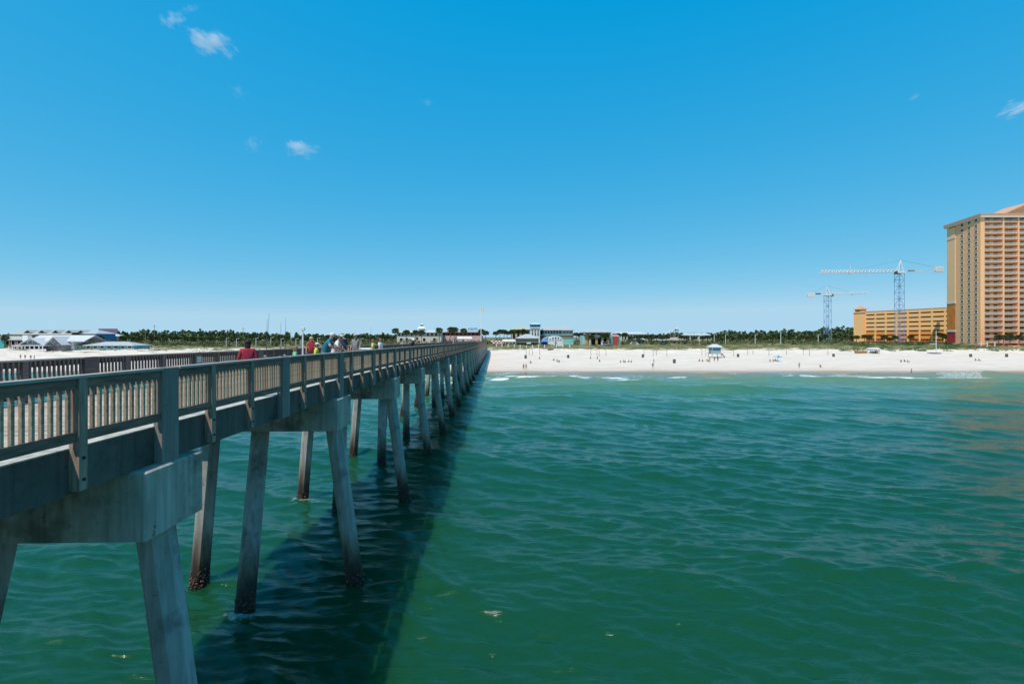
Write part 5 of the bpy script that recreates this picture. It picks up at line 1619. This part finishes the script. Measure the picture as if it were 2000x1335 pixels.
def on_pier(px, u, dv=0.0):
    """deck point that shows at column px, u metres across"""
    v = -u * FPX / (975 - px) + dv
    x, y = pier_xy(u, v)
    return (x, y, Z_DECK + 0.022 + zoff(v))
RIGHT = -PI / 2 + THETA
P = on_pier
person('woman in a red zipped jacket with dark hair and sunglasses leaning at the rail', P(491, -6.42), RIGHT + 0.9 + PI * 0.35, 'stand',
       {'shirt': (0.36, 0.02, 0.045), 'pants': (0.05, 0.06, 0.10), 'short': False}, 1.50, (0.03, 0.018, 0.015), None, True, 1.12)
person('child in a light green top standing at the rail', P(581, -6.75), RIGHT + 0.5, 'stand',
       {'shirt': (0.22, 0.55, 0.33), 'pants': (0.10, 0.12, 0.20), 'calf': SKIN, 'skin': SKIN_P}, 1.27, (0.30, 0.16, 0.07), None, True)
person('woman in a red sleeveless top with blonde hair by the far rail', P(612, -9.6), PI + 0.4, 'stand',
       {'shirt': (0.46, 0.025, 0.04), 'sleeve': SKIN, 'pants': (0.05, 0.06, 0.11), 'calf': (0.05, 0.06, 0.11)}, 1.64, (0.55, 0.42, 0.22), None, True)
person('child in a yellow shirt and white cap beside the man in teal', P(622, -6.55), RIGHT + 0.2, 'stand',
       {'shirt': (0.70, 0.62, 0.06), 'pants': (0.10, 0.10, 0.12)}, 1.36, (0.20, 0.12, 0.06), (0.74, 0.74, 0.74))
person('heavy white haired man in a teal shirt leaning his arms on the rail', P(644, -6.34), RIGHT + 0.15, 'lean',
       {'shirt': (0.01, 0.16, 0.25), 'pants': (0.22, 0.19, 0.15), 'calf': SKIN_P, 'skin': (0.60, 0.30, 0.24)}, 1.80, (0.66, 0.64, 0.62), None, False, 1.45)
person('person in a white shirt leaning on the rail past the man in teal', P(660, -6.36), RIGHT + 0.1, 'lean',
       {'shirt': (0.66, 0.66, 0.62), 'pants': (0.25, 0.25, 0.27)}, 1.72, (0.10, 0.06, 0.04), (0.66, 0.62, 0.58))
person('man in a navy shirt and tan cap standing on the deck', P(673, -7.7), PI + 0.2, 'stand',
       {'shirt': (0.02, 0.028, 0.07), 'pants': (0.30, 0.30, 0.32), 'calf': SKIN}, 1.74, (0.08, 0.05, 0.04), (0.56, 0.45, 0.28), False, 1.2)
person('man in a gray shirt and pale cap standing on the deck', P(697, -7.8), PI - 0.1, 'stand',
       {'shirt': (0.25, 0.24, 0.23), 'pants': (0.36, 0.32, 0.26), 'calf': SKIN}, 1.80, (0.30, 0.28, 0.26), (0.62, 0.62, 0.60), False, 1.2)
person('person in a bright yellow green shirt by the rail', P(730, -7.3), RIGHT + 0.3, 'stand',
       {'shirt': (0.62, 0.68, 0.13), 'pants': (0.12, 0.12, 0.15)}, 1.52, (0.28, 0.13, 0.06), None, True)
person('person in a white shirt with red brown hair beside the yellow green shirt', P(745.5, -7.2), RIGHT + 2.6, 'walk',
       {'shirt': (0.68, 0.68, 0.68), 'pants': (0.14, 0.14, 0.18)}, 1.56, (0.34, 0.15, 0.07), None, True)
person('man in black bending far over the rail with his arms out', P(807, -6.5), RIGHT + 0.2, 'lean_deep',
       {'shirt': (0.012, 0.012, 0.016), 'pants': (0.03, 0.03, 0.04)}, 1.86, (0.02, 0.015, 0.01), None, False, 1.25)
person('person in a pale pink top far along the pier rail', P(886, -6.6), RIGHT, 'stand',
       {'shirt': (0.62, 0.42, 0.40), 'pants': (0.15, 0.14, 0.16)}, 1.66, (0.12, 0.07, 0.05))

# beach goers
def beach_person(px, py, pose, cols, label, h=1.72, yaw=0.0, group=None, **k):
    p = spot(px, py)
    return person(label, (p.x, p.y, p.z - 0.02), yaw, pose, cols, h, group=group, lev=1, **k)
TR = (0.06, 0.07, 0.12)
bare = lambda c: {'shirt': SKIN, 'sleeve': SKIN, 'pants': c, 'calf': SKIN, 'shoe': SKIN}
beach_person(1022.5, 722, 'stand', bare((0.35, 0.05, 0.05)), 'bather in red shorts standing at the water edge near the pier', 1.74, 0.4)
beach_person(1027.5, 722, 'walk', bare((0.04, 0.05, 0.10)), 'bather in dark shorts walking at the water edge near the pier', 1.72, 2.4)
beach_person(1275, 720, 'walk', {'shirt': (0.05, 0.04, 0.05), 'pants': (0.07, 0.05, 0.06), 'calf': SKIN}, 'person in dark clothes walking along the water edge', 1.75, -1.2)
beach_person(1277, 710, 'stand', {'shirt': (0.30, 0.28, 0.20), 'pants': TR, 'calf': SKIN}, 'person in an olive shirt standing up the sand behind the dark clothed walker', 1.7, 1.0)
beach_person(1561, 719, 'stand', {'shirt': (0.40, 0.36, 0.32), 'pants': (0.32, 0.28, 0.24), 'calf': SKIN}, 'person in pale clothes standing at the water edge', 1.75, 0.2)
beach_person(1602, 717, 'sit', {'shirt': (0.40, 0.10, 0.06), 'pants': (0.30, 0.16, 0.10), 'calf': SKIN}, 'person in a rust red top sitting near the water edge', 1.72, PI)
beach_person(1386, 706, 'stand', {'shirt': (0.34, 0.32, 0.30), 'pants': (0.28, 0.26, 0.26), 'calf': SKIN}, 'person in gray standing below the lifeguard tower', 1.72, 2.0)
beach_person(1395.5, 706, 'stand', {'shirt': (0.36, 0.08, 0.08), 'pants': (0.05, 0.05, 0.07), 'calf': SKIN}, 'person in a red shirt standing below the lifeguard tower', 1.8, 2.4)
beach_person(1402, 706, 'stand', {'shirt': (0.05, 0.05, 0.06), 'pants': (0.06, 0.05, 0.05), 'calf': SKIN}, 'person in black standing below the lifeguard tower', 1.76, 2.8)
for px, py in ((1366, 705.5), (1372, 706), (1381, 705.5), (1384, 706.5)):
    beach_person(px, py, 'sit', {'shirt': (0.10, 0.10, 0.12), 'pants': (0.12, 0.08, 0.07), 'calf': SKIN}, 'person sitting on the sand among the group beside the lifeguard tower', 1.7, random.uniform(2, 4), 'sitters by the lifeguard tower')
for px, py in ((1054, 700.5), (1092, 707.5), (1088, 706), (1082, 704), (1171, 706.5), (1036, 709), (1153.5, 700.5), (1167, 700.5)):
    beach_person(px, py, 'sit', {'shirt': (0.06, 0.055, 0.06), 'pants': (0.10, 0.07, 0.06), 'calf': SKIN}, 'person in dark clothes sitting on the sand below the pavilions', 1.72, random.uniform(2, 4), 'sitters below the pavilions')
for px, py in ((1212, 707.5), (1218, 707), (1221, 707.5), (1228, 707), (1233, 707.5)):
    beach_person(px, py, 'sit', {'shirt': (0.20, 0.16, 0.14), 'pants': (0.10, 0.08, 0.09), 'calf': SKIN}, 'sunbather sitting in the row on the sand below the plaza building', 1.6, random.uniform(2, 4), 'sunbathers below the plaza building')
for px, py in ((1504, 706), (1510, 706), (1514, 705), (1518, 706)):
    beach_person(px, py, 'sit', {'shirt': (0.30, 0.12, 0.12), 'pants': (0.10, 0.08, 0.09), 'calf': SKIN}, 'person sitting by the blue beach parasol', 1.7, random.uniform(2, 4), 'sitters by the blue parasol')
for px, py in ((1760, 707), (1766.5, 706.5), (1773, 707.5)):
    beach_person(px, py, 'sit', {'shirt': (0.07, 0.06, 0.07), 'pants': (0.10, 0.07, 0.06), 'calf': SKIN}, 'person sitting on the sand below the parking garage', 1.72, random.uniform(2, 4), 'sitters below the garage')
for px, py in ((1905, 704), (1912, 704.5)):
    beach_person(px, py, 'sit', {'shirt': (0.20, 0.14, 0.16), 'pants': (0.10, 0.08, 0.09), 'calf': SKIN}, 'person resting on the sand below the hotel', 1.7, random.uniform(2, 4), 'resters below the hotel')
for px, py in ((40, 701), (49, 701), (60, 702), (67, 702)):
    beach_person(px, py, 'stand', {'shirt': (0.40, 0.14, 0.22), 'pants': (0.20, 0.10, 0.20), 'calf': SKIN}, 'person on the sand below the white beach house', 1.7, random.uniform(0, 6), 'people below the white beach house')
def wader(px, py, label):
    d = EYE * FPX / (py - HOR); x = PX(px, d)
    person(label, (x, d, gz(x, d)), random.uniform(0, 6), 'stand', bare((0.35, 0.08, 0.08)), 1.75)
wader(1026, 736, 'bather wading in the shallows near the pier')
wader(1780, 731, 'bather wading in the shallows below the parking garage')

# ------------------------------------------------------------------ beach things
def barrel(px, py, where):
    p = spot(px, py); m = MB(); R = 0.46
    for z0, z1, a, b in ((-0.05, 0.42, R * 0.94, R), (0.42, 0.84, R, R), (0.84, 1.25, R, R * 0.94)):
        m.cyl((0, 0, z0), (0, 0, z1), a, b, 14)
    for z in (0.42, 0.84): m.cyl((0, 0, z - 0.03), (0, 0, z + 0.03), R * 1.04, n=14)
    o = empty('trash_barrel', p, 'dark trash barrel on the open sand ' + where, 'barrel', 'trash barrels on the beach')
    m.build('drum', 'barrel_dark', o, loc=(0, 0, 0)); MB().cyl((0, 0, 1.25), (0, 0, 1.33), R * 0.98, R * 0.9, 14).build('lid', 'barrel_dark', o, loc=(0, 0, 0))
for px, py, wh in ((1026.6, 700, 'below the open pavilion'), (1109.7, 699, 'below the green parasol'), (1255.5, 698, 'below the low shops'), (1441.5, 697, 'between the lifeguard tower and the blue parasol'), (1628, 696.5, 'below the shorter crane'), (1895.8, 697, 'below the hotel side wall'), (1966, 697, 'below the hotel balconies'), (1317, 709, 'near the water below the water slide')):
    barrel(px, py, wh)
net_me = MB().cyl((0, 0, -0.5), (0, 0, 2.9), 0.10, 0.085, 8).mesh('net_post', 'weathered_pole', True)
for px, py, lab, grp in [(a, 693, 'slim timber post on the sand below the open pavilion', 'posts below the pavilion') for a in (1027.6, 1033.5, 1040, 1054)] + \
        [(a, 694, 'slim timber post on the sand below the plaza building', 'posts below the plaza building') for a in (1154, 1166, 1170, 1183.4)] + \
        [(a, 694, 'slim timber post on the sand below the low shops', 'posts below the low shops') for a in (1258, 1275.7, 1282, 1302.3)] + \
        [(a, 694, 'slim timber post on the sand beside the lifeguard tower', 'posts by the lifeguard tower') for a in (1371, 1378, 1433)] + \
        [(a, 692.5, 'slim timber post in the row on the sand before the pine wood', 'posts before the pine wood') for a in (1460.5, 1470.6, 1501.8, 1536, 1568.7, 1581, 1617)]:
    p = spot(px, py + rp.uniform(-0.5, 1.5))
    o = bpy.data.objects.new('net_post', net_me); o.location = p; o.rotation_euler = (rp.uniform(-.02, .02), rp.uniform(-.02, .02), 0); link(o); tag(o, lab, 'post', grp)

def lifeguard():
    p = spot(1396, 698); x, d, z = p.x, p.y, p.z
    b = empty('lifeguard_tower', p, 'pale blue lifeguard tower with a white hipped roof on stilts', 'lifeguard tower')
    w = 1.75; zf = z + 1.6
    for sx in (-1, 1):
        for sy in (-1, 1):
            MB().bar((x + sx * (w + 0.25), d + sy * (w + 0.2), z - 0.5), (x + sx * w, d + sy * w, zf), 0.2).build('stilt', 'white_paint', b)
    MB().box(x - w - 0.7, x + w + 0.7, d - w - 0.9, d + w + 0.4, zf, zf + 0.18).build('floor', 'sand_wood', b)
    MB().box(x - w, x + w, d - w, d + w, zf + 0.181, zf + 1.25).build('lower_wall', 'aqua_wall', b)
    for sx in (-1, 1):
        for sy in (-1, 1):
            MB().box(x + sx * (w - 0.12) - 0.12, x + sx * (w - 0.12) + 0.12, d + sy * (w - 0.12) - 0.12, d + sy * (w - 0.12) + 0.12, zf + 1.25, zf + 2.7).build('corner_post', 'aqua_wall', b)
    MB().box(x - w + 0.24, x + w - 0.24, d - w + 0.1, d - w + 0.16, zf + 1.25, zf + 2.7).build('pane', 'blue_wall', b)
    for sx in (-1, 1):
        MB().box(x + sx * (w - 0.13) - 0.03, x + sx * (w - 0.13) + 0.03, d - w + 0.24, d + w - 0.24, zf + 1.25, zf + 2.7).build('pane', 'pale_glass', b)
    MB().hip(x - w - 0.75, x + w + 0.75, d - w - 0.75, d + w + 0.75, zf + 2.7, zf + 3.9, 1.9, 1.9, 0.14).build('roof', 'white_roof', b)
    for s in (-1, 1):
        MB().bar((x + s * (w + 0.65), d - w - 0.85, zf + 0.18), (x + s * (w + 0.65), d - w - 0.85, zf + 1.1), 0.08).build('rail_post', 'white_paint', b)
    MB().bar((x - w - 0.65, d - w - 0.85, zf + 1.1), (x + w + 0.65, d - w - 0.85, zf + 1.1), 0.08).build('handrail', 'white_paint', b)
    m = MB(); m.bar((x + w + 0.8, d - 0.2, zf + 0.1), (x + w + 2.4, d - 0.2, z), 0.9, 0.1); m.build('ramp', 'weathered_pole', b)
lifeguard()
p = spot(1517, 705.5)
umbrella(1520, HOR + (EYE - (p.z + 2.2)) * FPX / p.y, p.y, 'blue beach parasol over a group sitting on the sand', 'aqua_wall', 'blue_canvas', None, 1.4)

def storage_box():
    p = spot(1681, 690); b = empty('storage_box', p, 'long brown timber storage box on the sand', 'box')
    MB().bev(p.x - 2.4, p.x + 2.4, p.y - 0.8, p.y + 0.8, p.z - 0.2, p.z + 1.05, 0.05).build('body', 'sand_wood', b)
    for i in range(6):
        x = p.x - 2.2 + i * 0.88; MB().box(x - 0.05, x + 0.05, p.y - 0.83, p.y - 0.801, p.z, p.z + 0.95).build('slat', 'sand_wood', b)
    MB().bev(p.x - 2.5, p.x + 2.5, p.y - 0.9, p.y + 0.9, p.z + 1.051, p.z + 1.15, 0.02).build('lid', 'sand_wood', b)
storage_box()
def rental():
    p = spot(1706, 690); x, d, z = p.x, p.y, p.z
    b = empty('rental_stand', p, 'white roofed beach rental stand with posts and a dark counter', 'stand')
    for sx in (-1.8, -0.6, 0.6, 1.8):
        for y in (-1.2, 1.2):
            MB().box(x + sx - 0.07, x + sx + 0.07, d + y - 0.07, d + y + 0.07, z - 0.4, z + 2.1).build('stand_post', 'weathered_pole', b)
    MB().hip(x - 2.3, x + 2.3, d - 1.7, d + 1.7, z + 2.1, z + 2.75, 0.8, 0.8, 0.12).build('roof', 'white_roof', b)
    MB().box(x - 1.7, x + 1.7, d - 0.6, d + 0.2, z - 0.2, z + 0.95).build('counter', 'gray_siding', b)
    MB().box(x + 0.0, x + 0.8, d - 0.64, d - 0.602, z + 0.1, z + 0.9).build('counter_sign', 'line_dark', b)
rental()
def catamaran():
    p = spot(1825, 690.5); x, d, z = p.x, p.y, p.z
    b = empty('catamaran', p, 'small beached catamaran with a bare white mast and boom', 'boat')
    for y in (-1.1, 1.1):
        m = MB(); P = [(-2.4, 0.45), (-2.1, 0.05), (1.6, 0.0), (2.5, 0.55)]
        n = 4; m.add([(x + a, d + y - 0.18, z + c) for a, c in P] + [(x + a, d + y + 0.18, z + c) for a, c in P], [(0, 1, 2, 3), (7, 6, 5, 4)] + [(i, (i + 1) % n, n + (i + 1) % n, n + i) for i in range(n)])
        m.build('hull', 'gray_siding', b)
    MB().box(x - 1.2, x + 1.0, d - 1.1, d + 1.1, z + 0.46, z + 0.52).build('trampoline', 'shade_dark', b)
    MB().cyl((x + 0.8, d, z + 0.5), (x + 0.8, d, PZ(645, d)), 0.13, 0.08, 8).build('mast', 'white_metal', b)
    MB().bar((x + 0.9, d, PZ(671, d)), (x - 2.2, d, PZ(671, d)), 0.2).build('boom', 'white_metal', b)
catamaran()

# ------------------------------------------------------------------ things on the pier
def flagpole():
    x, y = pier_xy(-7.6, 200); z = Z_DECK + zoff(200)
    b = empty('flagpole', (x, y, z), 'tall white flagpole with a yellow flag at the pier head', 'flagpole')
    zt = PZ(602, y)
    MB().cyl((x, y, z), (x, y, zt), 0.16, 0.09, 10).build('pole', 'white_metal', b)
    MB().ball((x, y, zt + 0.1), 0.18, 8, 5).build('finial', 'white_metal', b)
    m = MB(); n = 7
    P = [(x + 0.1 + 1.3 * i / n, y + 0.14 * math.sin(i * 1.3), zt - 0.1 - 0.22 * i / n + 0.04 * math.sin(i * 2)) for i in range(n + 1)]
    V = P + [(a, b_ + 0.03, c - 1.0) for a, b_, c in P]
    V2 = [(a, b_ + 0.02, c) for a, b_, c in V]
    k = len(V)
    F = []
    for i in range(n):
        F.append((i, i + 1, n + 2 + i, n + 1 + i)); F.append((k + n + 1 + i, k + n + 2 + i, k + i + 1, k + i))
    m.add(V + V2, F); m.build('flag', 'yellow_cloth', b)
flagpole()
def rod(px, py, u, label, lean=0.12, grp='fishing rods along the far rail'):
    x, y, z = on_pier(px, u); zt = PZ(py, y)
    b = empty('fishing_rod', (x, y, z), label, 'fishing rod', grp)
    t = Vector((x + lean, y, zt)); o = Vector((x, y, z))
    MB().cyl(o, o.lerp(t, 0.22), 0.018, 0.016, 6).build('handle', 'line_dark', b)
    MB().cyl(o.lerp(t, 0.22), t, 0.013, 0.005, 6).build('blank', 'crane_dark', b)
    c = o.lerp(t, 0.26); MB().cyl(c + Vector((-0.05, -0.05, 0)), c + Vector((0.05, -0.05, 0)), 0.05, n=10).build('reel', 'steel_gray', b)
rod(523, 611, -10.8, 'dark fishing rod propped on the far rail behind the woman in red', 0.22)
rod(526, 622, -10.8, 'dark fishing rod propped on the far rail behind the woman in red', 0.05)
rod(562, 620, -10.8, 'dark fishing rod propped on the far rail behind the child in green', 0.04)
rod(553, 630, -10.8, 'dark fishing rod propped on the far rail behind the child in green', 0.03)
rod(726, 638, -10.8, 'dark fishing rod propped on the far rail behind the yellow green shirt', 0.02)
def sign_post():
    x, y, z = on_pier(596, -10.85); zt = PZ(641, y)
    b = empty('rail_sign_post', (x, y, z), 'white post with a small square head standing at the far rail', 'post')  # slim post with a small sign on top, not a lamp
    MB().cyl((x, y, z), (x, y, zt), 0.05, 0.04, 8).build('shaft', 'white_metal', b)
    MB().bev(x - 0.11, x + 0.11, y - 0.06, y + 0.06, zt - 0.12, zt + 0.06, 0.02).build('head', 'hotel_trim', b)
sign_post()
def cooler():
    x, y, z = on_pier(714, -10.0)
    b = empty('cooler', (x, y, z), 'gray cooler box on the deck between the gray shirted man and the yellow green shirt', 'cooler')
    MB().bev(x - 0.55, x + 0.55, y - 0.3, y + 0.3, z, z + 0.75, 0.04).build('body', 'steel_gray', b)
    MB().bev(x - 0.57, x + 0.57, y - 0.32, y + 0.32, z + 0.752, z + 0.86, 0.03).build('lid', 'white_paint', b)
cooler()

# ------------------------------------------------------------------ thin fair weather clouds far out over the land
def cloud_mat(seed, thick):
    m = bpy.data.materials.new('cloud_vapor'); m.use_nodes = True
    nt = m.node_tree; L = nt.links.new
    for n in list(nt.nodes):
        if n.type != 'OUTPUT_MATERIAL': nt.nodes.remove(n)
    out = nt.nodes['Material Output']
    pv = nt.nodes.new('ShaderNodeVolumePrincipled'); pv.inputs['Color'].default_value = (0.98, 0.98, 1, 1); pv.inputs['Anisotropy'].default_value = 0.0
    tc = nt.nodes.new('ShaderNodeTexCoord')
    ln = nt.nodes.new('ShaderNodeVectorMath'); ln.operation = 'LENGTH'; L(tc.outputs['Object'], ln.inputs[0])
    mp = nt.nodes.new('ShaderNodeMapping'); mp.inputs['Location'].default_value = (seed, seed * 1.7, 0); mp.inputs['Scale'].default_value = (2.2, 0.5, 1.9); L(tc.outputs['Object'], mp.inputs[0])
    nz = nt.nodes.new('ShaderNodeTexNoise'); nz.inputs['Scale'].default_value = 1.5; nz.inputs['Detail'].default_value = 6; nz.inputs['Roughness'].default_value = 0.66; L(mp.outputs[0], nz.inputs['Vector'])
    a = nt.nodes.new('ShaderNodeMath'); a.operation = 'MULTIPLY_ADD'; L(ln.outputs['Value'], a.inputs[0]); a.inputs[1].default_value = -0.46; L(nz.outputs['Fac'], a.inputs[2])
    r = nt.nodes.new('ShaderNodeMapRange'); L(a.outputs[0], r.inputs[0]); r.inputs[1].default_value = 0.26; r.inputs[2].default_value = 0.58; r.inputs[3].default_value = 0; r.inputs[4].default_value = thick
    L(r.outputs[0], pv.inputs['Density']); L(pv.outputs[0], out.inputs['Volume'])
    return m
def cloud(px, py, wpx, hpx, tilt, seed, thick, label):
    D = 3200.0; me = MB().ball((0, 0, 0), 1.0, 16, 10).mesh('cloud', cloud_mat(seed, thick), True)
    o = bpy.data.objects.new('cloud', me); link(o)
    o.location = (PX(px, D), D, PZ(py, D)); s = D / FPX / 2
    o.scale = (wpx * s * 1.35, max(wpx, hpx) * s * 0.5, hpx * s * 1.35); o.rotation_euler = (0, tilt, 0)
    tag(o, label, 'cloud', 'thin clouds')
cloud(412, 84, 120, 62, 0.42, 3.1, 0.016, 'largest thin white cloud wisp, bent downwards at one end')
cloud(337, 38, 60, 42, -0.35, 7.7, 0.013, 'small white cloud wisp above the bent one')
cloud(372, 18, 46, 24, -0.3, 5.2, 0.006, 'faint shred of cloud above the small wisp')
cloud(586, 289, 96, 46, 0.12, 11.3, 0.013, 'ragged white cloud wisp low over the pier')
cloud(495, 282, 44, 44, 0.0, 14.9, 0.007, 'faint cloud shred beside the ragged wisp')
cloud(1985, 212, 90, 36, -0.28, 17.4, 0.018, 'bright slanting cloud streak above the hotel')
cloud(1787, 190, 34, 16, -0.5, 19.8, 0.009, 'tiny faint cloud streak left of the bright streak')
cloud(834, 200, 40, 22, 0.1, 23.5, 0.005, 'tiny faint cloud shred alone in the blue')
cloud(466, 180, 52, 34, 0.4, 27.1, 0.004, 'very faint cloud shred under the bent wisp')
